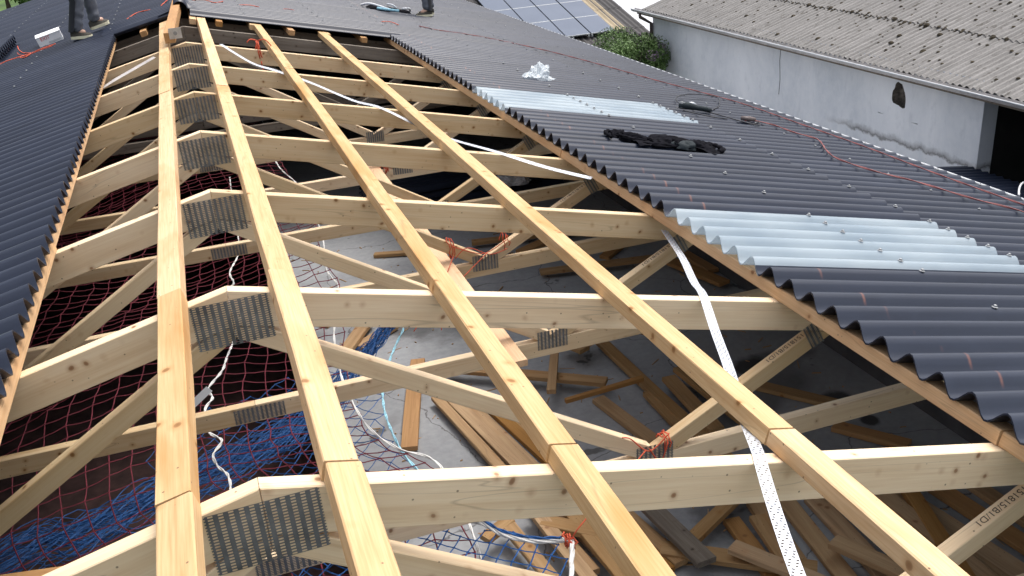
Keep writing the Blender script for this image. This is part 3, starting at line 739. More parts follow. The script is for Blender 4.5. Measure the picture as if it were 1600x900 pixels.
# ------------------------------------------------------------------ safety nets and ropes
def smoothed(pts, sub=6, closed=False):
    P = [Vector(p) for p in pts]; out = []
    for i in range(len(P)-1):
        p0, p1, p2, p3 = P[max(i-1,0)], P[i], P[i+1], P[min(i+2,len(P)-1)]
        for k in range(sub):
            t = k/sub
            out.append(.5*((2*p1)+(-p0+p2)*t+(2*p0-5*p1+4*p2-p3)*t*t+(-p0+3*p1-3*p2+p3)*t**3))
    out.append(P[-1]); return out
def net_surface(fn, nu, nv, r, keep=None, jit=.0, seed=0, slack=0.0):
    rg = random.Random(seed); pts = {}
    for i in range(nu+1):
        for j in range(nv+1):
            p = Vector(fn(i, j)); p += Vector((rg.gauss(0, jit), rg.gauss(0, jit), rg.gauss(0, jit))); pts[i, j] = p
    mb = MB()
    def seg(a, b):
        if keep and not (keep(a) and keep(b)): return
        m_ = (a+b)/2-Vector((0, 0, slack*(a-b).length))
        mb.tube([a, m_, b], r, 4, False)
    for i in range(nu+1):
        for j in range(nv+1):
            if i < nu: seg(pts[i, j], pts[i+1, j])
            if j < nv: seg(pts[i, j], pts[i, j+1])
            p = pts[i, j]
            if not keep or keep(p):                      # knots
                q = r*2.1; mb.add([p+Vector((q,0,0)), p+Vector((0,q,0)), p+Vector((-q,0,0)), p+Vector((0,-q,0)), p+Vector((0,0,q)), p+Vector((0,0,-q))], [(0,1,4),(1,2,4),(2,3,4),(3,0,4),(1,0,5),(2,1,5),(3,2,5),(0,3,5)])
    return mb
EDGE = [(.50,9.0),(.55,8.0),(.51,6.3),(.60,5.6),(.60,4.4),(.54,3.8),(.56,3.45),(.46,2.95),(.42,2.7),(.395,2.35),(.40,2.15),(.43,1.9),(.51,1.7),(.64,1.5),(.62,.9),(.52,.3),(.50,-.6),(.5,-1.4)]
def edge_x(y):
    for (x1, y1), (x2, y2) in zip(EDGE, EDGE[1:]):
        if y2 <= y <= y1: return x2+(x1-x2)*(y-y2)/(y1-y2)
    return .5
def red_fn(i, j):
    v = j*.095-1.3; y = v+.10*sin(i*.21)+.04*i*.095
    x = edge_x(max(-1.4, min(9, y)))-i*.097-.03*sin(v*1.7+i*.1)
    z = -1.10-.17*(1-math.exp(-i*.09))+.05*sin(x*3.1+v*1.3)+.04*sin(v*2.3-x*2)
    return (x, y, z)
mb = net_surface(red_fn, 38, 100, .0026, jit=.006, seed=5, slack=.04)
o = build('safety_net', mb, M['red_net']); tag(o, 'dark red safety net stretched under the trusses over the black pit', 'safety net')
def rope(name, pts, r, mat, label, cat='rope', strands=1, tw=26, group=None, sub=8):
    sp = smoothed(pts, sub); mb = MB()
    if strands == 1: mb.tube(sp, r, 6)
    else:
        for s_ in range(strands):
            q = []; acc = 0
            for i, p in enumerate(sp):
                if i: acc += (sp[i]-sp[i-1]).length
                a = acc*tw+2*pi*s_/strands
                q.append(p+Vector((cos(a), sin(a)*.5, sin(a)*.8))*r*.75)
            mb.tube(q, r*.8, 5)
    o = build(name, mb, M[mat], smooth=True); return tag(o, label, cat, group)
rope('edge_rope', [(x, y, -1.09+.02*sin(y*3)) for x, y in EDGE[1:]], .0042, 'rope', 'white double rope along the right edge of the red net', strands=2, tw=22)
rope('seam_rope', [(.12,6.2,-1.12),(.09,5.3,-1.13),(.073,4.51,-1.14),(-.01,4.15,-1.15),(.0,3.95,-1.15),(-.05,3.8,-1.15),(-.03,3.3,-1.15),(-.10,2.88,-1.12),(-.13,2.75,-1.12),(-.20,2.6,-1.12),(-.185,2.5,-1.12),(-.222,2.4,-1.12),(-.215,2.2,-1.12),(-.165,2.1,-1.12),(-.205,2.0,-1.12),(-.19,1.9,-1.12),(-.15,1.75,-1.1),(-.16,1.4,-1.1),(-.1,1.0,-1.1)], .0046, 'rope', 'white wriggling rope hanging in the red net below the ridge', strands=2, tw=40)
# bundled blue net under the red one
BP = [(-1.9,1.75,-1.47),(-1.101,2.071,-1.42),(-.811,2.119,-1.42),(-.476,2.259,-1.41),(-.043,2.444,-1.41),(.253,2.616,-1.4),(.50,2.90,-1.36),(.70,3.05,-1.25),(.83,3.12,-1.2)]
bs = smoothed(BP, 6); mb = MB(); rg = random.Random(11)
for s_ in range(62):
    ph = rg.uniform(0, 6.28); fr = rg.uniform(.5, 1.6); off = rg.gauss(0, 1); q = []
    for i, p in enumerate(bs):
        u = i/(len(bs)-1); sp_ = (.13 if u < .7 else .13*(1-(u-.7)/.32))+.006
        q.append(p+Vector((.25*sin(i*.5+ph)*sp_*.6, off*sp_*.55+sin(i*fr+ph)*sp_*.35, sin(i*.7+ph*2)*.02-.0*off)))
    mb.tube(q, .0022, 4, False)
o = build('bundled_net', mb, M['blue_net']); tag(o, 'bunched up blue net hanging in a band under the red net', 'safety net')
# spread part of the blue net between the pit and the planks
W0 = [(.835,3.0),(.68,2.66),(.57,2.33),(.54,2.12),(.541,1.84),(.60,1.60),(.62,1.3)]
def wx(y):
    for (x1, y1), (x2, y2) in zip(W0, W0[1:]):
        if y2 <= y <= y1: return x2+(x1-x2)*(y-y2)/(y1-y2)
    return .62 if y < 1.3 else .85
def bl_fn(i, j):
    # diamonds: rotated grid
    a = (i+j)*.052; b = (i-j)*.052
    return (.9-a*.9, 2.15+b*1.1, -1.24+.04*sin(a*4+b*3))
mb = net_surface(bl_fn, 22, 22, .0021, keep=lambda p: p.x < wx(p.y)+.02 and p.x > -.5 and .9 < p.y < 3.0 and p.y < 2.75+p.x*.5, jit=.007, seed=3, slack=.05)
o = build('spread_net', mb, M['blue_net']); tag(o, 'loose blue net fanning out beside the pale blue rope, above the deck edge', 'safety net')
rope('hanging_rope', [(.845,3.12,-1.18),(.815,2.97,-1.2),(.76,2.85,-1.2),(.676,2.66,-1.2),(.60,2.45,-1.2),(.568,2.33,-1.2),(.54,2.12,-1.2),(.541,1.84,-1.2),(.57,1.66,-1.2),(.62,1.5,-1.2)], .0045, 'blue_rope', 'pale blue rope running down beside the leaning plank', strands=2, tw=30)
# near blue net with white edge rope
def nn_fn(i, j):
    a = (i+j)*.0385; b = (i-j)*.0385
    return (.885-a+.0, .72+b, -1.0-.05*sin(min(1, a)*pi)*1.0+.02*sin(b*5))
def kp(p): return p.x < .885 and p.y < .745+(.885-p.x)*.93 and p.y < 1.05 and p.y > -.5 and p.x > -.2
mb = net_surface(nn_fn, 28, 28, .0025, keep=kp, jit=.004, seed=8, slack=.04)
o = build('corner_net', mb, M['blue_net']); tag(o, 'blue diamond mesh net corner at the bottom, tied up with orange string', 'safety net')
rope('corner_rope', [(.35,1.08,-1.03),(.52,1.06,-1.02),(.638,.974,-1.0),(.70,.87,-1.0),(.78,.80,-1.0),(.86,.755,-.99),(.885,.735,-.985),(.875,.70,-.99),(.84,.62,-1.0),(.80,.50,-1.02),(.76,.2,-1.04)], .0062, 'rope', 'thick white rope edging the near blue net corner', strands=3, tw=34)
rope('net_lacing', [(.352,1.075,-1.022),(.52,1.052,-1.012),(.635,.985,-.99),(.70,.878,-.99),(.78,.806,-.99),(.86,.758,-.98)], .004, 'blue_net', 'blue lacing wound beside the white rope of the near net corner', strands=2, tw=60)

# ------------------------------------------------------------------ orange strings
def coil(c, ax, rx, rz, turns, r, mat, label, tails=(), name='orange_string', jit=.004, seed=0):
    rg = random.Random(seed); pts = []
    n = int(14*turns)
    for i in range(n+1):
        a = 2*pi*i/14; k = i/n-.5
        pts.append(Vector(c)+Vector(ax)*k+Vector((cos(a)*0, cos(a)*rx, sin(a)*rz))+Vector((rg.gauss(0, jit), rg.gauss(0, jit), rg.gauss(0, jit))))
    mb = MB(); mb.tube(pts, r, 5)
    for t_ in tails: mb.tube(smoothed([Vector(q) for q in t_], 5), r, 5)
    o = build(name, mb, M[mat], smooth=True); return tag(o, label, 'string', 'orange strings tied round the truss nodes')
nodes = ['second', 'third', 'fourth', 'fifth', 'sixth']
y = 1-.021
coil((1.345, y, -.875), (.035,0,.01), .030, .032, 3, .0025, 'orange', 'orange string tied round the plate of the second truss node, near the white strap',
     [((1.35,.95,-.83),(1.27,.945,-.88),(1.20,.945,-.81),(1.17,.95,-.80)), ((1.25,.93,-.86),(1.1,.80,-.85),(.92,.73,-.93),(.885,.735,-.985)), ((1.27,.945,-.87),(1.31,.94,-.93),(1.34,.94,-.86))], seed=1)
coil((1.12, 2.979, -.80), (.03,0,-.02), .032, .052, 3, .0025, 'orange', 'orange string tied round the webs of the fourth truss node',
     [((1.12,2.94,-.78),(1.22,2.935,-.83),(1.30,2.935,-.85),(1.42,2.94,-.80)), ((1.13,2.94,-.85),(1.2,2.93,-.80),(1.32,2.93,-.86),(1.42,2.94,-.85)), ((1.30,2.93,-.85),(1.05,2.8,-.98),(.95,2.65,-1.1)), ((1.12,2.93,-.83),(.95,2.7,-.95),(.80,2.6,-1.05))], seed=2)
coil((1.42, 2.979, -.81), (.04,0,.02), .032, .05, 2, .0025, 'orange', 'second orange loop on the upper web of the fourth truss node', seed=3)
coil((1.18, 4.979, -.88), (.03,0,0), .03, .07, 3, .004, 'orange', 'orange string looped beside the small plate of the sixth truss node', [((1.17,4.94,-.85),(1.1,4.93,-.9),(1.02,4.93,-.95))], seed=4)
coil((.51, 5.979, -.13), (.02,0,0), .03, .075, 2, .0045, 'orange', 'orange string tied over the farthest truss rafter', [((.51,5.95,-.05),(.46,5.93,-.03),(.43,5.93,-.05)), ((.51,5.95,-.05),(.56,5.9,-.04),(.60,5.9,-.09)), ((.51,5.94,-.2),(.52,5.93,-.35))], seed=5)

coil((.878, .735, -.985), (.03,-.01,-.02), .014, .02, 5, .003, 'orange', 'orange knot at the corner of the near blue net', seed=7)

# ------------------------------------------------------------------ perforated straps
def ribbon(name, pts, wd, label, holes=True, normal=None, twist=0.0, mat='strap'):
    sp = smoothed(pts, 5); L = [0]
    for a, b in zip(sp, sp[1:]): L.append(L[-1]+(b-a).length)
    tot = L[-1]; nu = int(tot/.010); nv = 2
    def at(s_):
        for i in range(len(L)-1):
            if s_ <= L[i+1] or i == len(L)-2:
                t = (s_-L[i])/(L[i+1]-L[i]+1e-9); return sp[i].lerp(sp[i+1], t), (sp[i+1]-sp[i]).normalized()
    def fn(u, v):
        p, d = at(u/nu*tot); side = d.cross(Vector((T, 0, 1)) if normal is None else normal).normalized()
        return p+side*(v/nv-.5)*wd
    mb = holed(fn, nu, nv, .30, .33, False, .2)
    o = build(name, mb, M[mat]); return tag(o, label, 'strap', 'perforated steel straps')
h = .003
ribbon('perforated_strap', [(x_, y_, zr(x_)+h-.012*d_) for x_, y_, d_ in ((1.80,1.86,3),(1.747,1.648,4),(1.66,1.42,2),(1.549,1.138,.6),(1.505,1.0,-.2),(1.40,.74,1),(1.286,.458,1.3),(1.165,.19,.6),(1.087,.0,-.1),(1.06,-.06,0),(.998,-.204,.6),(.909,-.425,1),(.75,-.85,1))], .032, 'white perforated steel strap hanging slack across the two nearest trusses')
ribbon('perforated_strap', [(.238,5.80,-.02),(.40,5.25,-.09),(.533,5.0,zr(.533)+.006),(.71,4.70,-.17),(.90,4.2,-.22),(1.03,3.95,zr(1.03)+.005),(1.22,3.45,-.31),(1.42,3.0,zr(1.42)+.005),(1.60,2.75,-.38),(1.76,2.55,-.41)], .024, 'white steel strap running slack across the far trusses towards the open sheet edge', normal=Vector((.35, -.8, .8)))
ribbon('perforated_strap', [(-.60,5.30,-.15),(-.52,5.46,-.13),(-.40,5.62,-.10),(-.232,5.85,-.06)], .024, 'grey steel strap leaning on the far truss at the left', normal=Vector((-.3, -.8, .5)), mat='pvc')
# pale tag stapled to the left web of the second truss
mb = MB(); mb.box(-.055, .055, -.0008, .0008, -.011, .011)
o = obj('paper_label', mesh('paper_label', mb, M['card']), trusses[1], (-.262+.115, -TH-.004, -.315+.0), (0, -.62, 0)); o['label'] = 'white slip on the web below the apex plate'

# ------------------------------------------------------------------ things lying on the roof
def onR(x, y, h=.1): return Vector((x, y, -x*T+h*sqrt(1+T*T)))
def onL(x, y, h=.1): return Vector((x, y, x*T+h*sqrt(1+T*T)))
CT = .0465+.0045+2*AMP+.002     # height of the corrugation tops above the rafter line
o = crumple('plastic_bag', onR(2.47, 5.25, CT-.008), .088, .075, .085, 'plastic', amp=.5, fr=1.9, seed=2); tag(o, 'crumpled clear plastic bag lying on the dark right slope', 'plastic bag')
mb = MB()
def drape(outline, hgt, seed, fold=18):
    """cloth heap: closed outline (list of x,y) fans in to a ridge line with folds"""
    n = 64; P = smoothed([(a, b, 0) for a, b in outline+[outline[0]]], 10); k = len(P)-1
    cx = sum(p.x for p in P[:-1])/k; cy = sum(p.y for p in P[:-1])/k; mb = MB(); rings = 9
    for r in range(rings):
        u = r/(rings-1)
        for i in range(k):
            x = P[i].x+(cx+(P[i].x-cx)*.62-P[i].x)*u; y = P[i].y+(cy-P[i].y)*u
            hh = hgt*sqrt(max(0, 1-(1-u)**2))*(.55+.9*noise.noise(Vector((x*3.5, y*7, seed)))+.6*abs(noise.noise(Vector((x*fold*.5, y*fold*.9, seed+3)))))
            mb.v.append((x, y, max(hh, 0)+.002))
    mb.f = [(r*k+i, r*k+(i+1)%k, (r+1)*k+(i+1)%k, (r+1)*k+i) for r in range(rings-1) for i in range(k)]
    mb.f.append(tuple((rings-1)*k+i for i in range(k)))
    return mb
def crumple_mb(c, sx, sy, sz, rot=0.0, amp=.35, fr=2.2, seed=1, n=26, fold=.0):
    mb = MB(); off = Vector((seed*7.3, seed*3.1, seed)); m2 = 2*n
    for i in range(n+1):
        th_ = pi*i/n
        for j in range(m2):
            ph = pi*j/n; d = Vector((sin(th_)*cos(ph), sin(th_)*sin(ph), cos(th_)))
            q = noise.noise(d*fr+off); q2 = noise.noise(Vector((d.x*fr*1.2, d.y*fr*4.5, d.z*fr*3))+off)
            r = 1+amp*q*1.3+fold*(.5-abs(q2)*2)
            x, y, z = d.x*r*sx, d.y*r*sy, max(d.z*r*sz, -.004)
            mb.v.append((c[0]+x*cos(rot)-y*sin(rot), c[1]+x*sin(rot)+y*cos(rot), c[2]+z))
    mb.f = [(i*m2+j, (i+1)*m2+j, (i+1)*m2+(j+1)%m2, i*m2+(j+1)%m2) for i in range(n) for j in range(m2)]
    return mb
gj = empty('jacket', onR(2.17, 3.12, CT-.004), (0, AR, -.05)); gj.scale = (.80, .9, .72)
mb = MB()
for c_, a_, b_, h_, r_, sd in (((.12,.04,.0),.15,.055,.045,-.25,1), ((.32,-.02,.0),.21,.095,.05,.1,2), ((.47,-.05,0),.17,.09,.055,-.15,3), ((.62,-.01,.0),.12,.075,.05,.3,4), ((.02,.08,.0),.055,.06,.05,.2,5)):
    m_ = crumple_mb(c_, a_, b_, h_, r_, .45, 1.6, sd, 24, .28); mb.add(m_.v, m_.f)
def hem(u, v):
    x = .08+.62*u; wd_ = .10+.05*sin(u*7+1)+.03*sin(u*17); y = (v-.5)*2*wd_-.01+.05*sin(u*5)
    ph = 2*pi*((y+.02)/WL)
    return (x, y, .006+.012*abs(sin(u*23+v*6))+.010*sin(v*9+u*11)+.02*sin(pi*v)*sin(pi*u))
mb.grid(hem, 60, 24)
for pts_, r_ in ((((.05,.10,.02),(-.03,.13,.03),(-.08,.06,.028),(-.06,.0,.018)), .014), (((.66,.04,.03),(.74,.0,.03),(.76,-.08,.022),(.70,-.13,.015)), .017)):
    sp_ = smoothed(pts_, 7); mb.tube(sp_, [r_*(1+.25*sin(i*1.9)) for i in range(len(sp_))], 9)
obj('cloth', mesh('cloth', mb, M['black_cloth'], True), gj)
m_ = crumple_mb((.44, -.10, .012), .085, .045, .05, -.3, .3, 1.6, 9, 14, .2); obj('pocket', mesh('pocket', m_, M['dark_patch'], True), gj)
tag(gj, 'rumpled black jacket lying across the dark sheets', 'jacket')

# angle grinder and its cables
tl = empty('grinder', onR(3.35, 4.45, CT), (0, AR, 0))
mb = MB(); mb.tube([(-.10,.03,.022),(-.075,.026,.026),(-.02,.018,.026),(.02,.012,.021),(.11,.0,.018),(.15,-.005,.015)], [.012,.026,.027,.02,.019,.012], 10); obj('body', mesh('body', mb, M['dark_patch'], True), tl)
mb = MB(); mb.tube([(-.075,.03,.0),(-.075,.03,.05)], [.024,.022], 12); obj('head', mesh('head', mb, M['steel'], True), tl)
mb = MB(); mb.tube([(-.075,.03,.002),(-.075,.03,.004)], .042, 18); obj('disc', mesh('disc', mb, M['cable'], False), tl)
mb = MB(); mb.tube([(-.03,.02,.048),(.0,.016,.046),(.03,.01,.04)], [.008,.012,.006], 8); obj('guard', mesh('guard', mb, M['bracket'], True), tl)
tag(tl, 'small dark angle grinder lying on the right slope near the eave', 'grinder')
o = rope('tool_cable', [onR(3.50,4.45,CT+.01),onR(3.62,4.62,CT),onR(3.80,4.85,CT),onR(3.95,5.15,CT+.02),onR(3.70,5.1,CT+.03),onR(3.46,4.9,CT+.02),onR(3.38,4.65,CT),onR(3.5,4.40,CT),onR(3.62,4.1,CT),onR(3.72,4.15,CT),onR(3.82,4.45,CT),onR(3.76,4.25,CT),onR(3.66,4.12,CT)], .004, 'cable', 'black looped cable beside the grinder', 'cable')
gs = rope('tool_cable', [onR(3.25,4.40,CT),onR(3.38,4.25,CT),onR(3.50,4.22,CT)], .004, 'cable', 'short black cable end in front of the grinder', 'cable')
def cordpts(L, h=CT+.004): 
    out = []
    for x, y in L: out.append(onR(x, y, h))
    return out
rope('red_cord', cordpts([(2.30,8.33),(2.45,8.15),(2.792,8.046),(3.097,7.73),(3.32,7.413),(3.512,6.97),(3.667,6.504),(3.808,6.005),(3.961,5.59),(4.132,5.057),(4.155,4.289),(4.174,3.592),(4.143,2.944),(4.144,2.528),(4.151,2.21),(4.15,1.2)]), .0038, 'cord', 'long dull red twin cord running along the eave', 'cord', strands=2, tw=16)
rope('red_cord', cordpts([(3.62,4.18),(3.733,4.231),(3.816,4.114),(3.823,3.891),(3.882,3.718),(3.78,3.5),(3.69,3.347),(3.579,3.068),(3.632,2.782),(3.752,2.602),(3.858,2.275),(3.987,2.051),(4.1,1.4)]), .0038, 'cord', 'red twin cord running from the plug near the grinder to the right', 'cord', strands=2, tw=16)
mb = MB(); mb.tube([onR(3.60,4.20,CT+.018), onR(3.66,4.19,CT+.018), onR(3.72,4.22,CT+.016)], [.014,.02,.012], 8); o = build('plug', mb, M['pipe'], smooth=True); tag(o, 'brown cable plug joining the black cable and the red cord', 'plug')

# orange string ends on the roof
def string_on(f, L, label, r=.006):
    rope('string_scrap', [f(x, y, CT+.004+.006*(i % 2)) for i, (x, y) in enumerate(L)], r*.7, 'orange' if 'orange' in label else 'cord', label, 'string', group='string scraps on the sheets')
string_on(onL, [(-1.62,8.0),(-1.55,8.02),(-1.44,8.05)], 'orange string scrap at the far left beside the stacked sheets')
string_on(onL, [(-1.60,9.15),(-1.53,8.7),(-1.44,8.3),(-1.33,7.95),(-1.37,7.85),(-1.42,7.95),(-1.33,8.0),(-1.24,8.0),(-1.12,8.05)], 'knotted orange string scrap left of the white box')
string_on(onL, [(-1.52,8.5),(-1.45,8.15),(-1.36,7.95),(-1.25,7.9),(-1.14,7.98)], 'thin orange string scrap tangled left of the white box', .004)
string_on(onL, [(-.47,7.94),(-.38,8.10),(-.26,8.02)], 'orange string scrap between the standing worker and the ridge')
string_on(onL, [(-.16,8.02),(-.095,8.28)], 'short orange string scrap touching the ridge cap')
string_on(onR, [(.12,8.14),(.234,8.235),(.316,8.16),(.40,8.3)], 'orange string scrap just right of the ridge cap')
string_on(onR, [(.534,8.2),(.638,8.27),(.724,8.25)], 'orange string scrap second right of the ridge cap')
string_on(onR, [(.92,8.30),(1.01,8.36),(1.079,8.33)], 'faint orange string scrap third right of the ridge cap', .004)
string_on(onR, [(1.893,8.274),(2.002,8.332),(2.051,8.166)], 'orange string scrap in front of the second worker')

# white carton
bx = empty('carton', onL(-1.19, 8.4, CT), (0, -AR, .12))
mb = MB(); mb.box(-.11, .11, -.13, .13, 0, .082); obj('box_body', mesh('box_body', mb, M['card']), bx)
mb = MB(); mb.box(-.113, .113, -.133, .133, .0825, .088); obj('lid', mesh('lid', mb, M['card']), bx)
tx = obj('print', text_mesh('print', 'EXIT', .042, M['redprint']), bx, (-.035, -.1342, .062)); tx.rotation_euler = (pi/2, 0, 0)
mb = MB(); mb.box(-.02, .09, -.1308, -.1303, .008, .026); obj('grey_print', mesh('grey_print', mb, M['gutter']), bx)
tag(bx, 'white cardboard box with red print lying on the left slope', 'box')
# stacked spare sheets at the left
for i in range(4):
    o = obj('spare_sheet', mesh('spare_sheet', sheet_mb(1.3, 9, over=.2), M['sheet_plain'], True), None)
    o.matrix_basis = Matrix.Translation(onL(-1.64+.012*(i % 2), 9.35, CT+.01+.016*i)) @ Matrix.Rotation(-AR, 4, 'Y') @ Matrix.Rotation(pi, 4, 'Z')
    tag(o, 'spare dark corrugated sheet stacked on the left slope, %s from the bottom' % ORD[i], 'roof sheet', 'spare sheets stacked on the left slope')

# ------------------------------------------------------------------ people
def skin_mesh(name, V, E, R, mat, sub=2, disp=0.0):
    me = bpy.data.meshes.new(name); me.from_pydata(V, E, [])
    o = bpy.data.objects.new(name, me); col.objects.link(o)
    md = o.modifiers.new('skin', 'SKIN'); md.use_smooth_shade = True
    for i, sv in enumerate(me.skin_vertices[0].data):
        r = R[i]; sv.radius = (r, r) if isinstance(r, (int, float)) else r; sv.use_root = (i == 0)
    s = o.modifiers.new('sub', 'SUBSURF'); s.levels = sub; s.render_levels = sub
    bpy.context.view_layer.update()
    m2 = bpy.data.meshes.new_from_object(o.evaluated_get(bpy.context.evaluated_depsgraph_get()))
    bpy.data.objects.remove(o)
    if disp:
        for v in m2.vertices:
            q = noise.noise(v.co*22)*disp+noise.noise(v.co*Vector((9, 9, 40)))*disp*.7; v.co += v.normal*q
    m2.name = name; m2.materials.clear(); m2.materials.append(mat)
    for p in m2.polygons: p.use_smooth = True
    return m2
def person(base, label, f1, f2, hip, lean, heads, toe1, toe2, arms, trousers='trouser'):
    """all points relative to base, in truss spacings (body height about 1.2)"""
    root = empty('person', base)
    V3 = Vector; f1 = V3(f1); f2 = V3(f2); hip = V3(hip); lean = V3(lean)
    side = V3(heads).cross(V3((0,0,1))).normalized(); fw = V3(heads).normalized()
    h1 = hip+side*.06; h2 = hip-side*.06
    def knee(h, f): m_ = (h+f)/2+fw*.045; return m_
    k1, k2 = knee(h1, f1), knee(h2, f2)
    a1, a2 = f1+V3((0,0,.065)), f2+V3((0,0,.065))
    ch = hip+lean*.26; nk = hip+lean*.38; hd = hip+lean*.43; ht = hip+lean*.53+fw*.01
    sh1 = nk+side*.125-lean*.03; sh2 = nk-side*.125-lean*.03
    V = [hip, hip+lean*.12, ch, nk, hd, ht, h1, k1, a1, a1-V3((0,0,.02))+V3(toe1)*.5, h2, k2, a2, a2-V3((0,0,.02))+V3(toe2)*.5, sh1, V3(arms[0]), V3(arms[1]), sh2, V3(arms[2]), V3(arms[3])]
    E = [(0,1),(1,2),(2,3),(3,4),(4,5),(0,6),(6,7),(7,8),(8,9),(0,10),(10,11),(11,12),(12,13),(3,14),(14,15),(15,16),(3,17),(17,18),(18,19)]
    R = [.085,.08,.095,.042,.055,.058,.068,.043,.028,.026,.068,.043,.028,.026,.045,.03,.02,.045,.03,.02]
    # hands: palm with five fingers each
    for wi, si in ((16, 1), (19, -1)):
        w_ = V[wi]; d = (w_-V[wi-1]).normalized(); s_ = d.cross(fw).normalized()
        V.append(w_+d*.05); E.append((wi, len(V)-1)); R.append(.019); pi_ = len(V)-1
        for q in range(4):
            a = V[pi_]+s_*(q-1.5)*.012+d*.012; L = (.036,.042,.040,.032)[q]
            V.append(a); E.append((pi_, len(V)-1)); R.append(.0065); V.append(a+d*L*.55+fw*.006); E.append((len(V)-2, len(V)-1)); R.append(.006)
            V.append(a+d*L+fw*.018); E.append((len(V)-2, len(V)-1)); R.append(.005)
        V.append(w_+d*.018+s_*.028*si+fw*.012); E.append((wi, len(V)-1)); R.append(.007); V.append(w_+d*.045+s_*.035*si+fw*.022); E.append((len(V)-2, len(V)-1)); R.append(.006)
    obj('body', skin_mesh('body', V, E, R, M['skin'], 1), root)
    # trousers
    TV = [hip+lean*.03, h1, (h1+k1)/2, k1, (k1+a1)/2, a1-V3((0,0,.012)), h2, (h2+k2)/2, k2, (k2+a2)/2, a2-V3((0,0,.012))]
    tr = obj('trousers', skin_mesh('trousers', TV, [(0,1),(1,2),(2,3),(3,4),(4,5),(0,6),(6,7),(7,8),(8,9),(9,10)], [.10,.082,.074,.062,.057,.056,.082,.074,.062,.057,.056], M[trousers], 2, .012), root)
    # dark side panel / knee pocket on the outside of leg one
    mb = MB(); q = [h1, (h1+k1)/2, k1, (k1+a1)/2, a1]; r_ = [.078,.072,.062,.059,.057]
    for i in range(len(q)):
        for j in range(7):
            a = (j/6-.5)*1.9; d = (-fw*cos(a)*.2-V3((0,1,0))*sin(a+.55)-fw*cos(a+.55)*1.0); d.z = 0; d.normalize()
            mb.v.append(q[i]+d*(r_[i]+.004))
    mb.f = [(i*7+j, (i+1)*7+j, (i+1)*7+j+1, i*7+j+1) for i in range(4) for j in range(6)]
    obj('side_panel', mesh('side_panel', mb, M['trouser_dark'], True), tr)
    JV = [hip+lean*.05, hip+lean*.16, ch, nk-lean*.02, sh1, V3(arms[0]), V3(arms[1]), sh2, V3(arms[2]), V3(arms[3])]
    obj('jacket', skin_mesh('jacket', JV, [(0,1),(1,2),(2,3),(3,4),(4,5),(5,6),(3,7),(7,8),(8,9)], [.105,.10,.115,.055,.06,.043,.034,.06,.043,.034], M['jacket'], 2, .01), root)
    # face and hair
    hc = (hd+ht)/2
    mb = MB(); lathe(mb, [(.064,-.02),(.069,.01),(.062,.045),(.035,.07),(.004,.078)], 14); mb.v = [tuple(V3(v_)+hc-fw*.012) for v_ in mb.v]; obj('hair', mesh('hair', mb, M['hair'], True), root)
    mb = MB(); mb.tube([hc+fw*.055+V3((0,0,.008)), hc+fw*.078-V3((0,0,.012)), hc+fw*.058-V3((0,0,.018))], [.006,.011,.007], 6); obj('nose', mesh('nose', mb, M['skin'], True), root)
    for s_ in (1, -1):
        mb = MB(); mb.tube([hc+fw*.05+side*.022*s_+V3((0,0,.006)), hc+fw*.060+side*.022*s_+V3((0,0,.006))], [.008,.005], 8); obj('eye', mesh('eye', mb, M['cable'], True), root)
        mb = MB(); mb.tube([hc+side*.055*s_-V3((0,0,.012)), hc+side*.068*s_, hc+side*.058*s_+V3((0,0,.014))], [.005,.010,.005], 6); obj('ear', mesh('ear', mb, M['skin'], True), root)
    mb = MB(); mb.tube([hc+fw*.054-side*.018-V3((0,0,.032)), hc+fw*.060-V3((0,0,.034)), hc+fw*.054+side*.018-V3((0,0,.032))], .004, 6); obj('mouth', mesh('mouth', mb, M['redprint'], True), root)
    # shoes
    for f, toe, tilt in ((f1, toe1, 0), (f2, toe2, 1)):
        toe = V3(toe); L = toe.length; d = toe.normalized(); s_ = d.cross(V3((0,0,1))).normalized(); up = s_.cross(d)
        def P(u, a, z): return f+d*(u*L-.045)+s_*a+up*z
        mb = MB(); prof = [(0,.028,.05),(.12,.034,.062),(.3,.034,.066),(.5,.036,.05),(.72,.04,.036),(.9,.033,.03),(1.0,.018,.022)]
        for u, w_, h_ in prof:
            for j in range(9):
                a = pi*j/8; mb.v.append(P(u, w_*cos(a), .014+h_*sin(a)))
        mb.f = [(i*9+j, i*9+j+1, (i+1)*9+j+1, (i+1)*9+j) for i in range(6) for j in range(8)]+[tuple(range(9)), tuple(range(54, 63))]
        so = obj('shoe', mesh('shoe', mb, M['shoe'], True), root)
        mb = MB(); out = [(u, w_*1.1) for u, w_, _ in prof]; ring = [P(u, w_, 0) for u, w_ in out]+[P(1.03, 0, .004)]+[P(u, -w_, 0) for u, w_ in reversed(out)]
        n = len(ring); mb.v = ring+[q_+up*.024 for q_ in ring]; mb.f = [tuple(range(n-1,-1,-1)), tuple(range(n, 2*n))]+[(i, (i+1)%n, (i+1)%n+n, i+n) for i in range(n)]
        mb.v = [tuple(v_) for v_ in mb.v]; obj('sole', mesh('sole', mb, M['sole']), so)
    return tag(root, label, 'person')
b1 = onL(-.87, 7.76, CT)
person(b1, 'worker in grey trousers and cream soled shoes standing on the left slope', (-.03,0,.0), (.13,.16,.055), (.03,.08,.62), (.0,.0,1), (1,-.1,0), (.17,-.03,.0), (.155,.05,.035),
       [(.10,-.13,.86), (.24,-.10,.74), (.06,.30,.86), (.22,.24,.74)])
b2 = onR(2.74, 9.75, CT)
person(b2, 'second worker bending over by the tool belt on the right slope', (0,0,0), (.06,.12,.0), (.10,.05,.60), (-.45,-.0,.86), (-1,0,0), (-.19,-.02,.01), (-.18,.04,.01),
       [(-.25,-.14,.72), (-.36,-.10,.52), (-.25,.20,.72), (-.36,.16,.52)])
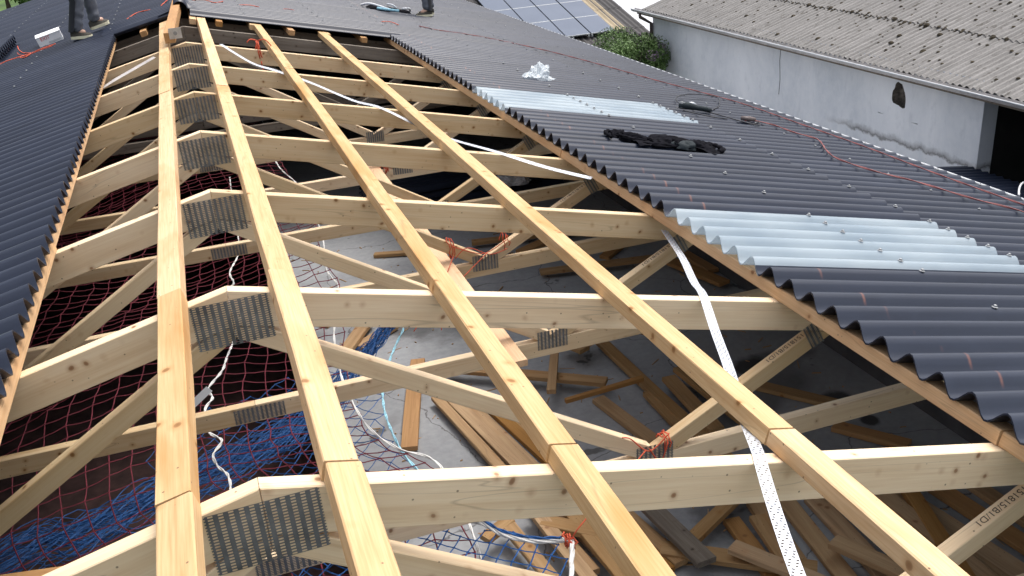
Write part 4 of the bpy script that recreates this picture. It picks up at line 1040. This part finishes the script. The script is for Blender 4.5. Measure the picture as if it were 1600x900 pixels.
# tool belt heap next to the second worker
tb = empty('tool_belt', onR(2.05, 9.9, CT-.008), (0, AR, 0))
obj('pouch', mesh('pouch', drape([(0,.1),(.05,-.12),(.2,-.2),(.35,-.1),(.5,-.12),(.52,.05),(.35,.14),(.15,.22)], .05, 5), M['black_cloth'], True), tb)
mb = MB(); mb.tube(smoothed([(-.04,.12,.02),(.02,-.05,.06),(.14,-.17,.05),(.25,-.16,.03)], 5), .013, 6); mb.tube(smoothed([(.24,.0,.075),(.28,-.1,.08),(.33,-.1,.05)], 4), .012, 6); mb.tube(smoothed([(.40,-.1,.05),(.49,-.06,.06),(.53,.03,.03)], 4), .014, 6)
obj('strap', mesh('strap', mb, M['card'], True), tb)
mb = MB(); mb.tube(smoothed([(.08,-.2,.03),(.2,-.22,.03),(.34,-.2,.03)], 4), .016, 6); obj('tool_handle', mesh('tool_handle', mb, M['blue_rope'], True), tb)
tag(tb, 'dark tool belt with white straps heaped beside the second worker', 'tool belt')

# ------------------------------------------------------------------ white barn on the right
BX = 9.0; EZ = -1.86; BT = .30
bn = empty('barn', (BX, 7.45, GZ))
def brel(mb): mb.v = [(a-BX, b-7.45, c-GZ) for a, b, c in mb.v]; return mb
# wall with the broken hole: front skin as grid with a gap, plus a recess
hole = [(9.07,-2.05),(8.98,-2.07),(8.90,-2.18),(8.87,-2.38),(8.94,-2.41),(9.03,-2.37),(9.12,-2.36),(9.16,-2.28),(9.13,-2.16)]
wy0, wy1 = 7.55, 16.45
mb = MB(); rect = [(8.6,-1.95),(8.6,-2.55),(9.4,-2.55),(9.4,-1.95)]
# ring between rectangle and the ragged hole
hr = []
c0 = (9.01, -2.22)
rng = random.Random(2)
for i in range(28):
    a = 2*pi*i/28; rr = 9
    # intersect ray with polygon
    dx, dz = cos(a), sin(a); best = 0
    for (x1, z1), (x2, z2) in zip(hole, hole[1:]+hole[:1]):
        ex, ez = x2-x1, z2-z1; den = dx*ez-dz*ex
        if abs(den) < 1e-9: continue
        t_ = ((x1-c0[0])*ez-(z1-c0[1])*ex)/den; s_ = ((x1-c0[0])*dz-(z1-c0[1])*dx)/den
        if t_ > 0 and 0 <= s_ <= 1: best = max(best, t_)
    best *= rng.uniform(.93, 1.06)
    k = min(.40/abs(dx) if abs(dx) > 1e-6 else 9, (.33 if dz < 0 else .27)/abs(dz) if abs(dz) > 1e-6 else 9)
    hr.append(((c0[0]+dx*best, c0[1]+dz*best), (c0[0]+dx*k, c0[1]+dz*k)))
n = len(hr)
for inner, outer in hr: mb.v.append((BX, inner[0], inner[1])); mb.v.append((BX, outer[0], outer[1])); mb.v.append((BX+.12, c0[0]+(inner[0]-c0[0])*.8, c0[1]+(inner[1]-c0[1])*.85))
mb.f = [(i*3, ((i+1)%n)*3, ((i+1)%n)*3+1, i*3+1) for i in range(n)]
ys = [wy0, 8.61, 9.41, wy1]; zs = [GZ, c0[1]-.33, c0[1]+.27, -1.78]
for i in range(3):
    for j in range(3):
        if i == 1 and j == 1: continue
        mb.add([(BX,ys[i],zs[j]),(BX,ys[i+1],zs[j]),(BX,ys[i+1],zs[j+1]),(BX,ys[i],zs[j+1])], [(0,3,2,1)])
mb.add([(BX,wy1,GZ),(BX+4,wy1,GZ),(BX+4,wy1,-.62),(BX,wy1,-1.78)], [(0,1,2,3)])
obj('wall', mesh('wall', brel(mb), M['plaster']), bn)
mb = MB(); mb.v = []
for inner, outer in hr: mb.v.append((BX+.0005, inner[0], inner[1])); mb.v.append((BX+.10, c0[0]+(inner[0]-c0[0])*.8, c0[1]+(inner[1]-c0[1])*.85))
mb.f = [(i*2, i*2+1, ((i+1)%n)*2+1, ((i+1)%n)*2) for i in range(n)]+[tuple(i*2+1 for i in range(n))]
obj('broken_hole', mesh('broken_hole', brel(mb), plain('rubble', (.12, .105, .09), .95, 0, .6, 20, 1.0)), bn)
# end pier, slightly proud
mb = MB(); mb.box(BX-.006, BX+.215, 7.50, 7.549, GZ, -1.80); obj('end_pier', mesh('end_pier', brel(mb), M['plaster']), bn)
mb = MB(); mb.box(BX-.014, BX+.222, 7.47, 7.55, GZ, -3.02); obj('pier_block', mesh('pier_block', brel(mb), plain('rough_block', (.27, .26, .25), .95, 0, .3, 9, .6)), bn)
# thin wall crack and the dark eave slots
mb = MB(); mb.tube([(BX-.001, 11.86, -1.95), (BX-.001, 11.88, -2.2), (BX-.001, 11.85, -2.5), (BX-.001, 11.87, -2.75)], .006, 4); obj('crack', mesh('crack', brel(mb), M['edgeband']), bn)
for y in (14.8, 13.55, 12.35, 11.1, 9.9, 8.75, 7.75):
    mb = MB(); mb.box(BX-.20, BX-.004, y, y+.16, EZ-.045, EZ-.005); obj('rafter_end', mesh('rafter_end', brel(mb), M['old']), bn)
# dark open bay
mb = MB(); mb.box(12.6, 12.7, 2.5, 16.4, GZ, -.85); mb.prism([(BX+.22, GZ), (12.6, GZ), (12.6, EZ+BT*3.8-.08), (BX+.22, EZ+BT*.42-.08)], 7.56, 7.62); obj('inner_wall', mesh('inner_wall', brel(mb), M['inner']), bn)
mb = MB(); mb.prism([(BX, GZ), (12.6, GZ), (12.6, EZ+BT*3.8-.06), (BX, EZ-.02)], 2.5, 2.6); obj('far_wall', mesh('far_wall', brel(mb), M['inner']), bn)
mb = MB(); mb.add([(BX-.1,1,GZ+.02),(12.6,1,GZ+.02),(12.6,7.5,GZ+.02),(BX-.1,7.5,GZ+.02)], [(0,1,2,3)]); obj('bay_floor', mesh('bay_floor', brel(mb), M['inner']), bn)
# corrugated roof, every sheet a part
BSH = mesh('barn_sheet', sheet_mb(1.30, 6, .017, 8, .006, .2, 1, .112), M['old_roof'], True)
ang = atan(BT); SWB = .112*6
rgm = random.Random(9)
for c_ in range(5):
    for r_ in range(21):
        y = 2.4+SWB*r_; xa = 8.80+1.18*cos(ang)*c_
        o = obj('roof_sheet', BSH, bn, (xa-BX, y-7.45, EZ+(xa-8.80)*BT+.010*c_+.014*(r_ % 2)*.4-GZ), (0, -ang+.004, rgm.uniform(-.004, .004)))
mb = MB()
for i in range(1100):
    c_ = rgm.random(); x = 8.85+rgm.random()**.8*3.6; y = rgm.uniform(4, 16)
    if rgm.random() < .45: x = 8.80+1.18*cos(ang)*rgm.choice((1, 1, 2, 3))+rgm.gauss(0, .02)      # moss gathers at the laps
    y = round(y/.112)*.112+rgm.gauss(0, .012)+2.4 % .112
    r = rgm.uniform(.010, .028)*(1.7 if rgm.random() < .14 else 1); z = EZ+(x-8.80)*BT+.018+.01*int((x-8.8)/1.13)
    b = MB(); lathe(b, [(r, 0), (r*.9, r*.35), (r*.5, r*.7), (r*.1, r*.8)], 6)
    mb.add([(q[0]*rgm.uniform(.8, 1.4)+x, q[1]+y, q[2]+z) for q in b.v], b.f)
o = obj('moss', mesh('moss', brel(mb), M['moss']), bn); o['kind'] = 'stuff'
# barn gutter, brackets, downpipe
mb = MB(); gp = [(8.74,-1.84),(8.735,-1.885),(8.70,-1.905),(8.665,-1.89),(8.655,-1.85)]
for y in (2.4, 16.75):
    for x, z in gp: mb.v.append((x, y, z))
    for x, z in reversed(gp): mb.v.append((x, y, z+.005))
n2 = 10; mb.f = [(j, (j+1)%n2, n2+(j+1)%n2, n2+j) for j in range(n2)]+[tuple(range(n2))]
obj('gutter', mesh('gutter', brel(mb), M['pvc']), bn)
mb = MB(); mb.tube([(8.655, 2.4, -1.849), (8.655, 16.75, -1.849)], .012, 6); obj('gutter_bead', mesh('gutter_bead', brel(mb), M['gutter'], True), bn)
mb = MB(); mb.tube([(8.70,16.42,-1.90),(8.70,16.42,-1.98),(8.96,16.44,-2.14),(8.96,16.44,GZ)], .035, 8); obj('downpipe', mesh('downpipe', brel(mb), M['pipe'], True), bn)
mb = MB(); mb.box(8.79, 8.815, 2.4, 16.75, EZ-.10, EZ-.012); obj('fascia', mesh('fascia', brel(mb), M['old']), bn)
tag(bn, 'white rendered barn with a mossy grey corrugated roof and a broken hole in its wall', 'barn')
# dark lean-to roof between the buildings
for i in range(8):
    o = obj('lean_to_sheet', mesh('lean_to_sheet', sheet_mb(2.2, 6, .0155, 8), M['sheet_plain'], True), None, (6.75, 1.9+SW*i-.02*i*0, -2.55-.004*(i % 2)), (0, .14, 0))
    tag(o, f'dark sheet of the low roof before the barn opening, {ORD[i]} from the camera', 'roof sheet', 'sheets of the low roof between the buildings')
mb = MB(); mb.box(6.80, 8.85, 2.0, 2.1, GZ, -2.95); mb.box(8.7, 8.85, 2.1, 7.3, GZ, -2.95); mb.box(6.85, 7.0, 2.1, 7.3, GZ, -2.68); o = build('low_wall', mb, M['wall_in']); tag(o, 'dark wall carrying the low roof between the two buildings', 'wall')
rope('pale_hose', [(8.2,6.05,-2.66),(8.30,6.15,-2.62),(8.42,6.22,-2.60),(8.55,6.2,-2.63),(8.40,6.10,-2.67)], .012, 'card', 'curled pale hose end lying on the low roof at the right border', 'hose')

# ------------------------------------------------------------------ building with solar panels
Q = Vector((7.602, 17.379, -2.425)); ST = .25; sa = atan(ST)
sb = empty('solar_house', (6.5, 17, GZ))
def son(x, y, h=0.0): return Vector((x, y, Q.z+ST*(y-Q.y)+h))
sx0, sx1, sy0, sy1 = 3.4, 9.40, 16.5, 23.5
rm = Matrix.Rotation(sa, 4, 'X') @ Matrix.Rotation(pi/2, 4, 'Z')
SS = mesh('roof_sheet', sheet_mb(1.26, 5, .016, 7, .006, .15, 1, .12), M['sheet_brown'], True)
ST_ = mesh('roof_sheet_tan', sheet_mb(1.26, 2.6, .016, 7, .006, .1, 1, .12), M['sheet_tan'], True)
for c_ in range(6):
    y = sy0+1.18*cos(sa)*c_
    x = sx1
    cols = [('d', 3*.12+.06), ('t', 2.6*.12)]
    xx = sx1
    first = True
    k = 0
    while xx > sx0:
        wdt = .60
        if k == 1 and c_ >= 1: me, wdt = ST_, .312
        else: me = SS
        wadd = wdt if k != 0 else .60
        o = obj('roof_sheet', me, sb); a = son(xx if k else xx, y, .010*(k % 2)*.4+.008*c_*0)
        if k == 0: a = son(xx, y, -.002)
        o.matrix_basis = Matrix.Translation(a-sb.location+Vector((0, 0, -.05+.0))) @ Matrix.Rotation(sa-.006, 4, 'X') @ Matrix.Rotation(pi/2, 4, 'Z')
        xx -= .40 if k == 0 else wdt; k += 1
mb = MB(); mb.box(sx0+.2, sx1-.2, sy0+.25, sy1+5, GZ, -2.85); mb.v = [tuple(Vector(v)-sb.location) for v in mb.v]; obj('wall', mesh('wall', mb, M['wall_in']), sb)
mb = MB(); z1 = son(0, sy1).z; mb.prism([(sx0, z1-.06), (sx1, z1-.06), (sx1, z1-.02), (sx0, z1-.02)], sy1, sy1+.3); mb.v = [tuple(Vector(v)-sb.location) for v in mb.v]; obj('ridge', mesh('ridge', mb, M['sheet_brown']), sb)
tag(sb, 'house with dark and tan corrugated roof carrying solar panels', 'house')
pa = empty('solar_array', son(7.5, 17.42, .05), (sa, 0, 0)); tag(pa, 'array of blue grey solar panels on the roof of the far house', 'solar array')
xs = [5.78, 6.345, 6.905, 7.468, 8.03, 8.60]; yb_ = 17.42; ph = .915
rn = ['lowest', 'second', 'third', 'fourth', 'fifth']
PG = MB(); PG.box(-.268, .268, .006, ph-.024, .0, .016); PGm = mesh('glass', PG, M['solar'])
PF = MB()
for a in ((-.268,.268,-.006,.006),(-.268,.268,ph-.024,ph-.012)): PF.box(a[0], a[1], a[2], a[3], -.006, .018)
PFm = mesh('frame', PF, M['alu'])
for c_ in range(4):
    for r_ in range(5):
        xc = (xs[c_+1]+xs[c_+2])/2-.0 if c_+2 < 6 else 0
        p_ = obj('panel', PFm, pa, (xc-7.5, ph*r_, 0)); obj('glass', PGm, p_)
# panel rails clips
mb = MB()
for x in (7.62, 7.98, 8.05, 8.5): mb.box(x-.012, x+.012, yb_-.05, yb_+.0, son(0, yb_).z-.0, son(0, yb_).z+.04)
o = build('panel_clips', mb, M['alu']); tag(o, 'bright clips along the lower edge of the solar panels', 'clips'); o['kind'] = 'stuff'

# ------------------------------------------------------------------ lilac bush
def leafball(name, c, rx, ry, rz, nl, size, mat, seed, parent, lobes=9, up=.0, shell=.35):
    rg = random.Random(seed); mb = MB(); cs = []
    for i in range(lobes):
        a = rg.uniform(0, 2*pi); e = rg.uniform(-.3, 1); cs.append((Vector((cos(a)*rx*.6*sqrt(1-min(1, e*e)*.8), sin(a)*ry*.6, rz*.62*e)), rg.uniform(.28, .5)))
    for i in range(nl):
        cc, rr = rg.choice(cs); d = Vector((rg.gauss(0,1), rg.gauss(0,1), rg.gauss(0,1))).normalized()
        p = cc+Vector((d.x*rx, d.y*ry, d.z*rz))*rr*(1-shell*rg.random()**1.5)
        n = (d+Vector((rg.gauss(0,.6), rg.gauss(0,.6), rg.gauss(0,.6)+.3))).normalized(); t = n.orthogonal().normalized(); t = Matrix.Rotation(rg.uniform(0, 6.3), 3, n) @ t; b = n.cross(t)
        s = size*rg.uniform(.6, 1.4)
        mb.add([p-t*s, p-b*s*.45+n*s*.1, p+t*s, p+b*s*.45+n*s*.1], [(0,1,2,3)])
    o = obj(name, mesh(name, mb, M[mat]), parent, c); return o
bu = empty('lilac_bush', (8.12, 15.9, GZ))
mb = MB(); rg = random.Random(4)
for i in range(9):
    a = rg.uniform(0, 6.28); mb.tube([(0,0,0), (.15*cos(a), .15*sin(a), .5), (.5*cos(a), .45*sin(a), 1.25)], [.04,.03,.008], 5)
obj('trunk', mesh('trunk', mb, M['bark']), bu)
leafball('crown', (0, 0, .86), .92, .8, .80, 19000, .026, 'leaf', 5, bu, 16)
leafball('blossom', (.42, -.2, 1.22), .36, .45, .36, 700, .022, 'blossom', 8, bu, 9, shell=.15)
tag(bu, 'green lilac bush with purple blossoms between the house and the white barn', 'bush')
# far hedge trees on the meadow at the upper left
for i, (x, y, s_) in enumerate(((-7.5, 48, 3.0), (-11.5, 52, 3.6), (-4.0, 60, 3.2))):
    tr = empty('meadow_tree', (x, y, GZ)); mb = MB(); mb.tube([(0,0,0),(0.05,0,s_*.2),(0,.1,s_*.5)], [.15,.1,.03], 7)
    obj('trunk', mesh('trunk', mb, M['bark']), tr); leafball('crown', (0, 0, s_*.40), s_*.8, s_*.6, s_*.42, 4500, .12, 'leaf', 20+i, tr, 12)
    tag(tr, ['green tree on the meadow at the upper left corner, smallest of three', 'green tree at the far left edge beyond the left slope', 'green tree farthest back beyond the left slope'][i], 'tree', 'meadow trees')

# ------------------------------------------------------------------ to metres
for o in list(sc.objects):
    if o.parent is None and o.type in {'MESH', 'EMPTY'}:
        o.matrix_basis = Matrix.Scale(U, 4) @ o.matrix_basis
